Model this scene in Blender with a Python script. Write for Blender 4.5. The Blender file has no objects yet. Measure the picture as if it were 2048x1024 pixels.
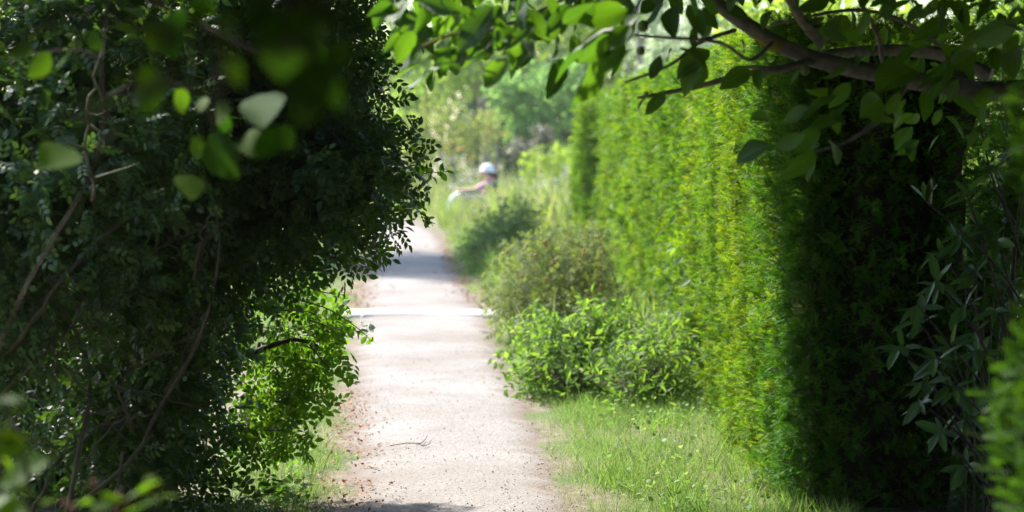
import bpy, math
import numpy as np
from mathutils import Vector, Matrix

scene = bpy.context.scene
COL = scene.collection
rng = np.random.default_rng(11)

# ------------------------------------------------------------------ camera, sky, sun, exposure
EYE = 1.6
FPX = 80.0 / 36.0 * 2048.0
HORIZON = 270.0
cam = bpy.data.cameras.new("camera")
cam.lens = 80.0
cam.sensor_width = 36.0
cam.shift_y = -(512.0 - HORIZON) / 2048.0
cam.clip_start = 0.05
cam.clip_end = 1000.0
cam.dof.use_dof = True
cam.dof.focus_distance = 9.9
cam.dof.aperture_fstop = 2.45
cam.dof.aperture_blades = 7
cam_o = bpy.data.objects.new("camera", cam)
cam_o.location = (0, 0, EYE)
cam_o.rotation_euler = (math.radians(90), 0, 0)
COL.objects.link(cam_o)
scene.camera = cam_o

SUN = Vector((-0.48, 0.52, 0.73)).normalized()
elev = math.asin(SUN.z)
azim = math.atan2(SUN.x, SUN.y)
world = bpy.data.worlds.new("World")
scene.world = world
world.use_nodes = True
wn = world.node_tree
wn.nodes.clear()
sky = wn.nodes.new("ShaderNodeTexSky")
sky.sky_type = 'NISHITA'
sky.sun_disc = False
sky.sun_elevation = elev
sky.sun_rotation = azim % (2 * math.pi)
bg = wn.nodes.new("ShaderNodeBackground")
bg.inputs["Strength"].default_value = 0.14
wo = wn.nodes.new("ShaderNodeOutputWorld")
wn.links.new(sky.outputs[0], bg.inputs[0])
wn.links.new(bg.outputs[0], wo.inputs[0])

sun = bpy.data.lights.new("sun", 'SUN')
sun.energy = 4.2
sun.angle = math.radians(2.5)
sun.color = (1.0, 0.95, 0.86)
sun_o = bpy.data.objects.new("sun", sun)
sun_o.rotation_euler = SUN.to_track_quat('Z', 'Y').to_euler()
sun_o.location = (-20, 30, 40)
COL.objects.link(sun_o)

scene.view_settings.view_transform = 'Standard'
scene.view_settings.look = 'None'
scene.view_settings.gamma = 1.0
scene.view_settings.use_curve_mapping = False
scene.view_settings.exposure = 1.6
scene.render.engine = 'CYCLES'
scene.cycles.max_bounces = 7
scene.cycles.diffuse_bounces = 4
scene.cycles.glossy_bounces = 3
scene.cycles.transmission_bounces = 5
scene.cycles.transparent_max_bounces = 4
scene.cycles.sample_clamp_indirect = 1.5
scene.cycles.use_adaptive_sampling = False
scene.cycles.denoising_prefilter = 'NONE'


# ------------------------------------------------------------------ helpers
def P(px, py, d):
    """World point at depth d seen at photograph pixel (px, py)."""
    return np.array([(px - 1024.0) * d / FPX, d, EYE + (HORIZON - py) * d / FPX])


def unit(a):
    a = np.asarray(a, float)
    n = np.linalg.norm(a, axis=-1, keepdims=True)
    return a / np.maximum(n, 1e-9)


_ph = rng.uniform(0, 6.28, (6, 3))
_dr = unit(rng.normal(size=(6, 3)))


def wob(p, f=1.0):
    """Cheap smooth noise in about -1..1."""
    p = np.asarray(p, float)
    v = 0
    for i in range(6):
        q = p @ _dr[i] * f * (1 + 0.37 * i)
        v = v + np.sin(q + _ph[i, 0]) * np.cos(q * 0.61 + (p @ _dr[(i + 2) % 6]) * f + _ph[i, 1])
    return v / 3.0


class Mass:
    """Collects triangles and quads and links them as one mesh object."""

    def __init__(self):
        self.v, self.t, self.q, self.uv, self.n = [], [], [], [], 0

    def add(self, v, tris=(), quads=()):
        v = np.asarray(v, float).reshape(-1, 3)
        self.v.append(v)
        if len(tris):
            self.t.append(np.asarray(tris, int).reshape(-1, 3) + self.n)
        if len(quads):
            self.q.append(np.asarray(quads, int).reshape(-1, 4) + self.n)
        self.n += len(v)

    def scatter(self, tmpl, pos, R, s):
        """Copies of template (verts, tris, quads) at pos, with rotation matrices R and scales s."""
        tv, tt, tq = tmpl
        pos = np.asarray(pos, float).reshape(-1, 3)
        N, m = len(pos), len(tv)
        if N == 0:
            return
        s = np.broadcast_to(np.asarray(s, float), (N,))
        v = np.einsum('nij,mj->nmi', R, np.asarray(tv, float)) * s[:, None, None] + pos[:, None, :]
        off = (np.arange(N) * m)[:, None, None]
        self.add(v, (np.asarray(tt)[None] + off).reshape(-1, 3) if len(tt) else (),
                 (np.asarray(tq)[None] + off).reshape(-1, 4) if len(tq) else ())

    def tube(self, pts, rad, sides=6, rough=0.0):
        pts = np.asarray(pts, float)
        rad = np.broadcast_to(np.asarray(rad, float), (len(pts),))
        tan = unit(np.gradient(pts, axis=0))
        ref = np.array([0.31, 0.2, 0.93])
        a = unit(np.cross(tan, ref))
        b = np.cross(tan, a)
        th = np.linspace(0, 2 * np.pi, sides, endpoint=False)
        ring = a[:, None] * np.cos(th)[None, :, None] + b[:, None] * np.sin(th)[None, :, None]
        rr = rad[:, None, None] * (1 + rough * wob(pts[:, None] + ring * 0.5, 9.0)[..., None])
        v = pts[:, None] + ring * rr
        k = len(pts)
        q = []
        for i in range(k - 1):
            for j in range(sides):
                q.append((i * sides + j, i * sides + (j + 1) % sides, (i + 1) * sides + (j + 1) % sides, (i + 1) * sides + j))
        v = np.concatenate([v.reshape(-1, 3), pts[:1], pts[-1:]])
        t = []
        for j in range(sides):
            t.append((k * sides, (j + 1) % sides, j))
            t.append((k * sides + 1, (k - 1) * sides + j, (k - 1) * sides + (j + 1) % sides))
        self.add(v, t, q)

    def box(self, lo, hi):
        x0, y0, z0 = lo
        x1, y1, z1 = hi
        v = [(x0, y0, z0), (x1, y0, z0), (x1, y1, z0), (x0, y1, z0), (x0, y0, z1), (x1, y0, z1), (x1, y1, z1), (x0, y1, z1)]
        self.add(v, (), [(3, 2, 1, 0), (4, 5, 6, 7), (0, 1, 5, 4), (1, 2, 6, 5), (2, 3, 7, 6), (3, 0, 4, 7)])

    def mesh(self, name, origin=(0, 0, 0), smooth=False):
        me = bpy.data.meshes.new(name)
        v = np.concatenate(self.v) - np.asarray(origin, float)
        t = np.concatenate(self.t) if self.t else np.zeros((0, 3), int)
        q = np.concatenate(self.q) if self.q else np.zeros((0, 4), int)
        me.vertices.add(len(v))
        me.vertices.foreach_set("co", v.astype(np.float32).ravel())
        li = np.concatenate([t.ravel(), q.ravel()]).astype(np.int32)
        me.loops.add(len(li))
        me.loops.foreach_set("vertex_index", li)
        n = len(t) + len(q)
        me.polygons.add(n)
        st = np.concatenate([np.arange(len(t)) * 3, len(t) * 3 + np.arange(len(q)) * 4]).astype(np.int32)
        me.polygons.foreach_set("loop_start", st)
        if smooth:
            me.polygons.foreach_set("use_smooth", np.ones(n, bool))
        me.update(calc_edges=True)
        return me


def root_loc(o):
    while o.parent is not None:
        o = o.parent
    return np.array(o.location)


def thing(name, label, cat, loc, group=None):
    o = bpy.data.objects.new(name, None)
    o.empty_display_size = 0.1
    o.location = tuple(loc)
    COL.objects.link(o)
    o["label"] = label
    o["category"] = cat
    if group:
        o["group"] = group
    return o


def part(name, mass, mat, parent, stuff=False, smooth=False, label=None):
    me = mass.mesh(name, root_loc(parent), smooth)
    me.materials.append(mat)
    o = bpy.data.objects.new(name, me)
    o.parent = parent
    COL.objects.link(o)
    if stuff:
        o["kind"] = "stuff"
    if label:
        o["label"] = label
    return o


def lone(name, mass, mat, kind=None, label=None, cat=None, group=None, smooth=False, loc=(0, 0, 0)):
    me = mass.mesh(name, loc, smooth)
    me.materials.append(mat)
    o = bpy.data.objects.new(name, me)
    o.location = tuple(loc)
    COL.objects.link(o)
    if kind:
        o["kind"] = kind
    if label:
        o["label"] = label
        o["category"] = cat
    if group:
        o["group"] = group
    return o


def frames(tip, nrm):
    """Rotation matrices whose y axis is tip and whose z axis is close to nrm."""
    y = unit(tip)
    x = unit(np.cross(y, nrm))
    z = np.cross(x, y)
    return np.stack([x, y, z], axis=-1)


def rand_dirs(n):
    return unit(rng.normal(size=(n, 3)))


# ------------------------------------------------------------------ leaf templates (tip along +y, length 1)
def leaf6(w=0.27, curl=0.12, fold=0.06):
    v = [(0, 0, 0), (-w * .85, .3, fold), (w * .85, .3, fold), (-w * .9, .62, fold - curl * .4), (w * .9, .62, fold - curl * .4), (0, 1, -curl)]
    return v, [(0, 2, 1), (3, 4, 5)], [(1, 2, 4, 3)]


def leaf_card(w=0.3, curl=0.1):
    v = [(0, 0, 0), (w, .48, 0.03), (0, 1, -curl), (-w, .48, 0.03)]
    return v, [], [(0, 1, 2, 3)]


def merge_tmpl(items):
    V, T, Q, n = [], [], [], 0
    for v, t, q in items:
        V += [tuple(x) for x in v]
        T += [tuple(i + n for i in x) for x in t]
        Q += [tuple(i + n for i in x) for x in q]
        n += len(v)
    return V, T, Q


def moved(tmpl, pos, tip, nrm, s):
    R = frames(np.array(tip, float), np.array(nrm, float))
    v = (np.asarray(tmpl[0]) @ R.T) * s + np.asarray(pos)
    return v, tmpl[1], tmpl[2]


def compound(pairs=3, w=0.27, ll=0.36, droop=0.15):
    it = []
    for i in range(pairs):
        y = 0.28 + 0.62 * i / pairs
        z = -droop * y * y
        for sx in (-1, 1):
            it.append(moved(leaf6(w), (0, y, z), (sx * .85, .55, -.08), (0.1 * sx, -.1, 1), ll * (0.85 + .15 * i / pairs)))
    it.append(moved(leaf6(w), (0, .86, -droop * .75), (0, 1, -.25), (0, .2, 1), ll * 1.12))
    return merge_tmpl(it)


def yew_sprig(n=11, nl=0.27, wd=0.034):
    V, T = [], []
    for i in range(n):
        y = 0.08 + 0.9 * i / n
        ln = nl * (1.0 - 0.55 * max(0, (y - .5) / .5) ** 1.5)
        for sx in (-1, 1):
            b = len(V)
            V += [(0, y - wd, -.05 * y * y), (0, y + wd, -.05 * y * y), (sx * ln * .8, y + ln * .6, .03 - .05 * y * y)]
            T.append((b, b + 1, b + 2) if sx > 0 else (b + 1, b, b + 2))
    return V, T, []


ROSE_LEAF = compound(3)
ROSE_LEAF5 = compound(2, 0.3, 0.4)
SIMPLE = leaf6(0.26)
ROUNDISH = leaf6(0.4)
NARROW = leaf6(0.13)
CARD = leaf_card()
YEW_FINE = yew_sprig(6, .3, .055)
YEW_MID = yew_sprig(7, 0.3, 0.055)
YEW_FAR = yew_sprig(5, 0.34, 0.085)
BLADE = ([(-.012, 0, 0), (.012, 0, 0), (-.010, .45, .05), (.010, .45, .05), (0, 1, .28)], [(2, 3, 4)], [(0, 1, 3, 2)])


# ------------------------------------------------------------------ materials
def nodes(name):
    m = bpy.data.materials.new(name)
    m.use_nodes = True
    nt = m.node_tree
    nt.nodes.clear()
    out = nt.nodes.new("ShaderNodeOutputMaterial")
    return m, nt, out


def ramp(nt, stops):
    r = nt.nodes.new("ShaderNodeValToRGB")
    e = r.color_ramp.elements
    while len(e) < len(stops):
        e.new(0.5)
    for i, (p, c) in enumerate(stops):
        e[i].position = p
        e[i].color = (c[0], c[1], c[2], 1)
    return r


def leaf_mat(name, cols, trans=0.4, band=0.0, tcol=None, rough=0.45, spec=0.5, noise_scale=2.5, noise_amt=0.5, obj_random=False, veins=False, stretch=None):
    """cols: three base colours from dark to light; varied per leaf and over the plant."""
    m, nt, out = nodes(name)
    L = nt.links.new
    if obj_random:
        rnd = nt.nodes.new("ShaderNodeObjectInfo").outputs["Random"]
    else:
        rnd = nt.nodes.new("ShaderNodeNewGeometry").outputs["Random Per Island"]
    tc = nt.nodes.new("ShaderNodeTexCoord")
    mp = nt.nodes.new("ShaderNodeMapping")
    if stretch:
        mp.inputs["Scale"].default_value = stretch
    L(tc.outputs["Object"], mp.inputs["Vector"])
    no = nt.nodes.new("ShaderNodeTexNoise")
    no.inputs["Scale"].default_value = noise_scale
    no.inputs["Detail"].default_value = 3
    L(mp.outputs[0], no.inputs["Vector"])
    mx = nt.nodes.new("ShaderNodeMix")
    mx.data_type = 'FLOAT'
    mx.inputs[0].default_value = noise_amt
    L(rnd, mx.inputs[2])
    L(no.outputs[0], mx.inputs[3])
    r = ramp(nt, [(0.22, cols[0]), (0.5, cols[1]), (0.78, cols[2])])
    fac = mx.outputs[0]
    if band:
        m2 = nt.nodes.new("ShaderNodeMapping")
        m2.inputs["Scale"].default_value = (1, 1, .1)
        L(tc.outputs["Object"], m2.inputs["Vector"])
        n2 = nt.nodes.new("ShaderNodeTexNoise")
        n2.inputs["Scale"].default_value = 3.6
        n2.inputs["Detail"].default_value = 2
        L(m2.outputs[0], n2.inputs["Vector"])
        ma = nt.nodes.new("ShaderNodeMath")
        ma.operation = 'MULTIPLY_ADD'
        L(n2.outputs[0], ma.inputs[0])
        ma.inputs[1].default_value = band
        ma.inputs[2].default_value = -band * .5
        mb = nt.nodes.new("ShaderNodeMath")
        mb.operation = 'ADD'
        L(ma.outputs[0], mb.inputs[0])
        L(fac, mb.inputs[1])
        fac = mb.outputs[0]
    L(fac, r.inputs[0])
    base = r.outputs[0]
    bsdf = nt.nodes.new("ShaderNodeBsdfPrincipled")
    if veins:
        uv = nt.nodes.new("ShaderNodeUVMap")
        sep = nt.nodes.new("ShaderNodeSeparateXYZ")
        L(uv.outputs[0], sep.inputs[0])

        def mth(op, a, b=None, c=None):
            n = nt.nodes.new("ShaderNodeMath")
            n.operation = op
            for i, x in enumerate((a, b, c)):
                if x is None:
                    continue
                if isinstance(x, (int, float)):
                    n.inputs[i].default_value = x
                else:
                    L(x, n.inputs[i])
            return n.outputs[0]
        ax = mth('ABSOLUTE', mth('SUBTRACT', sep.outputs[0], 0.5))
        mid = mth('LESS_THAN', ax, 0.016)
        side = mth('FRACT', mth('SUBTRACT', mth('MULTIPLY', sep.outputs[1], 9.0), mth('MULTIPLY', ax, 7.0)))
        sv = mth('GREATER_THAN', side, 0.9)
        vein = mth('MAXIMUM', mid, mth('MULTIPLY', sv, 0.5))
        mv = nt.nodes.new("ShaderNodeMix")
        mv.data_type = 'RGBA'
        L(mth('MULTIPLY', vein, 0.6), mv.inputs[0])
        L(base, mv.inputs[6])
        mv.inputs[7].default_value = (cols[2][0] * 1.5, cols[2][1] * 1.35, cols[2][2] * 1.5, 1)
        base = mv.outputs[2]
        bp = nt.nodes.new("ShaderNodeBump")
        bp.inputs["Strength"].default_value = 0.35
        bp.inputs["Distance"].default_value = 0.002
        hgt = mth('ADD', mth('MULTIPLY', vein, -0.6), mth('ABSOLUTE', mth('SUBTRACT', side, 0.5)))
        L(hgt, bp.inputs["Height"])
        L(bp.outputs[0], bsdf.inputs["Normal"])
    L(base, bsdf.inputs["Base Color"])
    bsdf.inputs["Roughness"].default_value = rough
    bsdf.inputs["Specular IOR Level"].default_value = spec
    tr = nt.nodes.new("ShaderNodeBsdfTranslucent")
    mc = nt.nodes.new("ShaderNodeMix")
    mc.data_type = 'RGBA'
    mc.blend_type = 'MULTIPLY'
    mc.inputs[0].default_value = 1.0
    tm = tcol or (2.6, 2.7, 0.9)
    mc.inputs[7].default_value = (*tm, 1)
    L(base, mc.inputs[6])
    L(mc.outputs[2], tr.inputs[0])
    ms = nt.nodes.new("ShaderNodeMixShader")
    ms.inputs[0].default_value = trans
    L(bsdf.outputs[0], ms.inputs[1])
    L(tr.outputs[0], ms.inputs[2])
    L(ms.outputs[0], out.inputs[0])
    return m


def plain_mat(name, c1, c2, scale=8.0, rough=0.8, bump=0.0, detail=6, stretch=None, extra=None, spec=0.3):
    m, nt, out = nodes(name)
    L = nt.links.new
    tc = nt.nodes.new("ShaderNodeTexCoord")
    mp = nt.nodes.new("ShaderNodeMapping")
    if stretch:
        mp.inputs["Scale"].default_value = stretch
    L(tc.outputs["Object"], mp.inputs[0])
    no = nt.nodes.new("ShaderNodeTexNoise")
    no.inputs["Scale"].default_value = scale
    no.inputs["Detail"].default_value = detail
    L(mp.outputs[0], no.inputs["Vector"])
    r = ramp(nt, [(0.33, c1), (0.67, c2)])
    L(no.outputs[0], r.inputs[0])
    base = r.outputs[0]
    if extra:
        col, sc, lo, hi = extra
        n2 = nt.nodes.new("ShaderNodeTexNoise")
        n2.inputs["Scale"].default_value = sc
        n2.inputs["Detail"].default_value = 5
        L(mp.outputs[0], n2.inputs["Vector"])
        r2 = ramp(nt, [(lo, (0, 0, 0)), (hi, (1, 1, 1))])
        L(n2.outputs[0], r2.inputs[0])
        mm = nt.nodes.new("ShaderNodeMix")
        mm.data_type = 'RGBA'
        L(r2.outputs[0], mm.inputs[0])
        L(base, mm.inputs[6])
        mm.inputs[7].default_value = (*col, 1)
        base = mm.outputs[2]
    b = nt.nodes.new("ShaderNodeBsdfPrincipled")
    b.inputs["Roughness"].default_value = rough
    b.inputs["Specular IOR Level"].default_value = spec
    L(base, b.inputs["Base Color"])
    if bump:
        bp = nt.nodes.new("ShaderNodeBump")
        bp.inputs["Strength"].default_value = bump
        bp.inputs["Distance"].default_value = 0.01
        L(no.outputs[0], bp.inputs["Height"])
        L(bp.outputs[0], b.inputs["Normal"])
    L(b.outputs[0], out.inputs[0])
    return m


M_YEW = leaf_mat("yew_needles", [(.03, .1, .01), (.095, .205, .016), (.26, .3, .02)], trans=.34, tcol=(2.2, 2.2, .7), rough=.6, spec=.15, noise_scale=11, noise_amt=.66, band=.65)
M_YEW_SHADED = leaf_mat("yew_needles_shaded", [(.02, .075, .01), (.045, .14, .014), (.11, .21, .018)], trans=.34, tcol=(2.2, 2.2, .7), rough=.6, spec=.15, noise_scale=9, noise_amt=.74)  # shade of the hedge's near corner and end put into a darker needle colour
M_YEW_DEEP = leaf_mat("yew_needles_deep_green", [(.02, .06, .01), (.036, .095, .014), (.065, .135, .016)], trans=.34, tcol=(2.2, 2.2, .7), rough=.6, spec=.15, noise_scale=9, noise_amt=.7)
M_ROSE = leaf_mat("rose_leaf", [(.022, .06, .018), (.035, .085, .022), (.06, .12, .025)], trans=.36, tcol=(3.0, 2.9, .7), rough=.42, spec=.5, noise_scale=2.0, noise_amt=.4)
M_ROSE_OBJ = leaf_mat("rose_leaf_single", [(.045, .105, .018), (.06, .13, .02), (.085, .16, .022)], trans=.55, tcol=(2.8, 2.7, .6), rough=.55, spec=.25, obj_random=True, noise_amt=.1)
M_ROSE_LIT = leaf_mat("rose_leaf_lit", [(.05, .12, .018), (.075, .16, .02), (.11, .2, .022)], trans=.52, tcol=(2.2, 2.2, .6), rough=.6, spec=.2, noise_scale=2.0, noise_amt=.4)  # sunlit glow of the shrub's low leaves put into a brighter leaf colour
M_THICKET = leaf_mat("thicket_leaf", [(.035, .075, .028), (.055, .115, .038), (.1, .165, .05)], trans=.33, tcol=(2.6, 2.7, .8), rough=.42, spec=.55, noise_scale=2.0, noise_amt=.4)
M_WALNUT = leaf_mat("walnut_leaf", [(.03, .08, .025), (.045, .105, .028), (.06, .13, .03)], trans=.42, tcol=(2.9, 2.9, .45), rough=.5, spec=.33, obj_random=True, noise_amt=.15, veins=True)
M_SHADE_CROWN = leaf_mat("shade_crown_leaf", [(.03, .08, .022), (.04, .095, .022), (.06, .12, .025)], trans=.2, tcol=(2.4, 2.4, .6), rough=.45)  # leaves of the crowns added to keep light out
M_RHODO = leaf_mat("laurel_leaf", [(.03, .075, .03), (.045, .1, .036), (.065, .13, .04)], trans=.2, tcol=(2.6, 2.9, .6), rough=.36, spec=.5, obj_random=True, noise_amt=.15, veins=True)
M_BUSH_OLIVE = leaf_mat("bush_olive_leaf", [(.085, .125, .04), (.13, .18, .055), (.2, .23, .08)], trans=.4, tcol=(1.8, 1.8, .8), noise_scale=5, rough=.65, spec=.2)
M_BUSH_GREY = leaf_mat("bush_grey_green_leaf", [(.085, .14, .06), (.125, .19, .075), (.175, .23, .095)], trans=.44, tcol=(1.8, 2.0, 1.0), noise_scale=5, rough=.65, spec=.2)
M_BUSH_BRIGHT = leaf_mat("bush_bright_leaf", [(.065, .13, .03), (.105, .195, .04), (.18, .27, .05)], trans=.5, tcol=(2.0, 2.0, .8), noise_scale=6, rough=.6, spec=.22)
M_GRASS = leaf_mat("grass_blade", [(.085, .175, .035), (.135, .25, .06), (.25, .34, .15)], trans=.4, tcol=(1.8, 1.8, .9), rough=.6, spec=.25, noise_scale=1.8, noise_amt=.45)
M_STRAW = leaf_mat("dry_grass_blade", [(.18, .22, .09), (.28, .31, .15), (.42, .4, .24)], trans=.35, tcol=(1.4, 1.4, 1.0), rough=.55, noise_scale=1.8)
M_MEADOW = leaf_mat("meadow_blade", [(.11, .19, .045), (.18, .27, .07), (.3, .33, .13)], trans=.42, tcol=(1.7, 1.7, .9), noise_scale=.7)
M_TREE = [
    leaf_mat("tree_leaf_mid", [(.085, .145, .05), (.125, .2, .06), (.18, .26, .08)], trans=.55, tcol=(2.2, 2.2, .8), noise_scale=.8, rough=.7, spec=.15),
    leaf_mat("tree_leaf_olive", [(.12, .165, .065), (.17, .21, .085), (.23, .26, .11)], trans=.5, tcol=(1.9, 1.9, .9), noise_scale=.8, rough=.7, spec=.15),
    leaf_mat("tree_leaf_blue", [(.09, .165, .07), (.135, .22, .09), (.19, .28, .12)], trans=.55, tcol=(1.9, 2.1, 1.1), noise_scale=.8, rough=.7, spec=.15),
    leaf_mat("tree_leaf_yellow", [(.15, .24, .045), (.22, .32, .06), (.3, .38, .08)], trans=.5, tcol=(1.8, 1.8, .8), noise_scale=.8, rough=.7, spec=.15),
    leaf_mat("tree_leaf_dark", [(.02, .05, .03), (.03, .07, .04), (.045, .09, .05)], trans=.25, tcol=(1.9, 2.1, 1.0), noise_scale=.8, rough=.7, spec=.15),
    leaf_mat("tree_leaf_pale", [(.2, .26, .16), (.28, .34, .22), (.4, .44, .34)], trans=.4, tcol=(1.4, 1.5, 1.1), noise_scale=.8, rough=.7, spec=.15),
]
M_BARK = plain_mat("bark_grey_brown", (.15, .135, .115), (.31, .29, .255), scale=22, rough=.9, bump=.6, extra=((.3, .24, .03), 4.0, .57, .62))
M_BARK_PALE = plain_mat("bark_pale", (.22, .2, .18), (.36, .33, .3), scale=12, rough=.9, bump=.4)
M_TWIG = plain_mat("twig_bark", (.04, .031, .025), (.08, .064, .046), scale=30, rough=.85)
M_CANE = plain_mat("rose_cane", (.08, .075, .05), (.15, .135, .095), scale=14, rough=.7)
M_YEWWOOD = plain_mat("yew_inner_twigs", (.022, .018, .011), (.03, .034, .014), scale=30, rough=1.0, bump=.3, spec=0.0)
M_SOIL = plain_mat("soil", (.14, .11, .08), (.24, .195, .15), scale=14, rough=.95, bump=.5, extra=((.1, .13, .045), 1.2, .48, .6))
M_LITTER = leaf_mat("fallen_leaf", [(.16, .075, .03), (.3, .14, .05), (.42, .24, .1)], trans=.15, tcol=(1.2, 1.1, .9), rough=.7)
M_PEBBLE = leaf_mat("pebble", [(.19, .16, .14), (.27, .235, .21), (.37, .34, .32)], trans=0.0, rough=.8, noise_amt=.1)
M_TIMBER = plain_mat("weathered_timber", (.34, .32, .29), (.5, .48, .44), scale=14, rough=.85, bump=.3, stretch=(.3, 3, 3))


def gravel_mat():
    m, nt, out = nodes("hoggin_gravel")
    L = nt.links.new
    tc = nt.nodes.new("ShaderNodeTexCoord")
    a = nt.nodes.new("ShaderNodeTexNoise")
    a.inputs["Scale"].default_value = 1.1
    a.inputs["Detail"].default_value = 6
    a.inputs["Roughness"].default_value = .65
    L(tc.outputs["Object"], a.inputs["Vector"])
    v = nt.nodes.new("ShaderNodeTexVoronoi")
    v.inputs["Scale"].default_value = 85
    L(tc.outputs["Object"], v.inputs["Vector"])
    r1 = ramp(nt, [(.3, (.205, .178, .16)), (.55, (.26, .241, .228)), (.75, (.298, .281, .27))])
    L(a.outputs[0], r1.inputs[0])
    r2 = ramp(nt, [(0, (.55, .5, .46)), (.35, (.95, .93, .92)), (1, (1.2, 1.18, 1.16))])
    L(v.outputs["Color"], r2.inputs[0])
    mm = nt.nodes.new("ShaderNodeMix")
    mm.data_type = 'RGBA'
    mm.blend_type = 'MULTIPLY'
    mm.inputs[0].default_value = .75
    L(r1.outputs[0], mm.inputs[6])
    L(r2.outputs[0], mm.inputs[7])
    uv = nt.nodes.new("ShaderNodeUVMap")
    sp = nt.nodes.new("ShaderNodeSeparateXYZ")
    L(uv.outputs[0], sp.inputs[0])
    n3 = nt.nodes.new("ShaderNodeTexNoise")
    n3.inputs["Scale"].default_value = 3.5
    n3.inputs["Detail"].default_value = 7
    L(tc.outputs["Object"], n3.inputs["Vector"])
    k1 = nt.nodes.new("ShaderNodeMath")
    k1.operation = 'MULTIPLY_ADD'
    L(n3.outputs[0], k1.inputs[0])
    k1.inputs[1].default_value = .5
    L(sp.outputs[0], k1.inputs[2])
    r3 = ramp(nt, [(.62, (0, 0, 0)), (1.0, (1, 1, 1))])
    L(k1.outputs[0], r3.inputs[0])
    md = nt.nodes.new("ShaderNodeMix")
    md.data_type = 'RGBA'
    L(r3.outputs[0], md.inputs[0])
    L(mm.outputs[2], md.inputs[6])
    md.inputs[7].default_value = (.15, .108, .078, 1)
    b = nt.nodes.new("ShaderNodeBsdfPrincipled")
    b.inputs["Roughness"].default_value = .85
    b.inputs["Specular IOR Level"].default_value = .25
    L(md.outputs[2], b.inputs["Base Color"])
    f = nt.nodes.new("ShaderNodeTexNoise")
    f.inputs["Scale"].default_value = 60
    f.inputs["Detail"].default_value = 5
    L(tc.outputs["Object"], f.inputs["Vector"])
    bp = nt.nodes.new("ShaderNodeBump")
    bp.inputs["Strength"].default_value = .7
    bp.inputs["Distance"].default_value = .012
    L(f.outputs[0], bp.inputs["Height"])
    L(bp.outputs[0], b.inputs["Normal"])
    L(b.outputs[0], out.inputs[0])
    return m


M_GRAVEL = gravel_mat()

# ------------------------------------------------------------------ ground and path
g = Mass()
g.add([(-250, -60, 0), (250, -60, 0), (250, 420, 0), (-250, 420, 0)], (), [(0, 1, 2, 3)])
lone("ground", g, M_SOIL, kind="structure")

# path edges: distance, left x, right x
EDGE = np.array([(-8, -.1, .85), (0, -.35, .6), (5, -.55, .38), (9.66, -.72, .26), (11.56, -.84, .19), (13.74, -1.0, .1), (16.9, -1.2, -.08), (20.2, -1.4, -.2),
                 (24.3, -1.6, -.5), (29, -1.85, -.78), (34.7, -2.15, -1.02), (38, -2.5, -1.3), (41, -3.1, -1.7), (43.5, -4.2, -2.3), (45, -6.0, -3.4), (46, -9, -6)])


def path_lr(y):
    return np.interp(y, EDGE[:, 0], EDGE[:, 1]), np.interp(y, EDGE[:, 0], EDGE[:, 2])


ys = np.concatenate([np.linspace(-8, 9, 40), np.linspace(9.05, 46, 520)])
l, r = path_lr(ys)
wig = lambda y, s: .03 * np.sin(y * 5.1 + s) + .025 * np.sin(y * 11.7 + 2 * s) + .02 * np.sin(y * 23.0 + 3 * s)
l = l + wig(ys, .3)
r = r + wig(ys, 2.1)
nx = 9
pv = np.zeros((len(ys), nx, 3))
tt = np.linspace(0, 1, nx)
pv[:, :, 0] = l[:, None] * (1 - tt) + r[:, None] * tt
pv[:, :, 1] = ys[:, None]
pv[:, :, 2] = .006 + .018 * np.sin(np.pi * tt)[None] ** .6 + .004 * wob(pv, 3.0)
pv[:, 0, 2] = pv[:, -1, 2] = -.004
idx = np.arange(len(ys) * nx).reshape(len(ys), nx)
pq = np.stack([idx[:-1, :-1], idx[:-1, 1:], idx[1:, 1:], idx[1:, :-1]], -1).reshape(-1, 4)
g = Mass()
g.add(pv, (), pq)
path_o = lone("path", g, M_GRAVEL, kind="structure", smooth=True)
ul = path_o.data.uv_layers.new(name="UVMap")
acr = np.abs(2 * np.tile(tt, len(ys)) - 1) ** 1.5
li = np.empty(len(path_o.data.loops), np.int32)
path_o.data.loops.foreach_get("vertex_index", li)
ul.data.foreach_set("uv", np.stack([acr[li] * .72, np.repeat(ys, nx)[li]], -1).astype(np.float32).ravel())

# loose gravel lying on the path
N = 2400
yy = 9.2 + 8.5 * rng.random(N) ** 1.6
ll, rr_ = path_lr(yy)
u = rng.random(N)
edgeward = rng.random(N) < .45
u = np.where(edgeward, np.where(rng.random(N) < .5, rng.beta(1, 7, N), 1 - rng.beta(1, 7, N)), u)
xx = ll + (rr_ - ll) * (u * 1.16 - .08)
pp = np.stack([xx, yy, .010 + .016 * np.sin(np.pi * np.clip(u, 0.02, .98)) ** .6], -1)
stone = ([(1, 0, 0), (0, 1, 0), (-1, 0, 0), (0, -1, 0), (.1, .1, .6), (0, -.1, -.5)],
         [(0, 1, 4), (1, 2, 4), (2, 3, 4), (3, 0, 4), (1, 0, 5), (2, 1, 5), (3, 2, 5), (0, 3, 5)], [])
g = Mass()
g.scatter(stone, pp, frames(rand_dirs(N) * [1, 1, .25], np.array([0, 0, 1.0]) + rng.normal(size=(N, 3)) * .3), .002 + .0045 * rng.random(N) ** 3)
lone("gravel", g, M_PEBBLE, kind="stuff")

# fallen leaves along the path edges
g = Mass()


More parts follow.
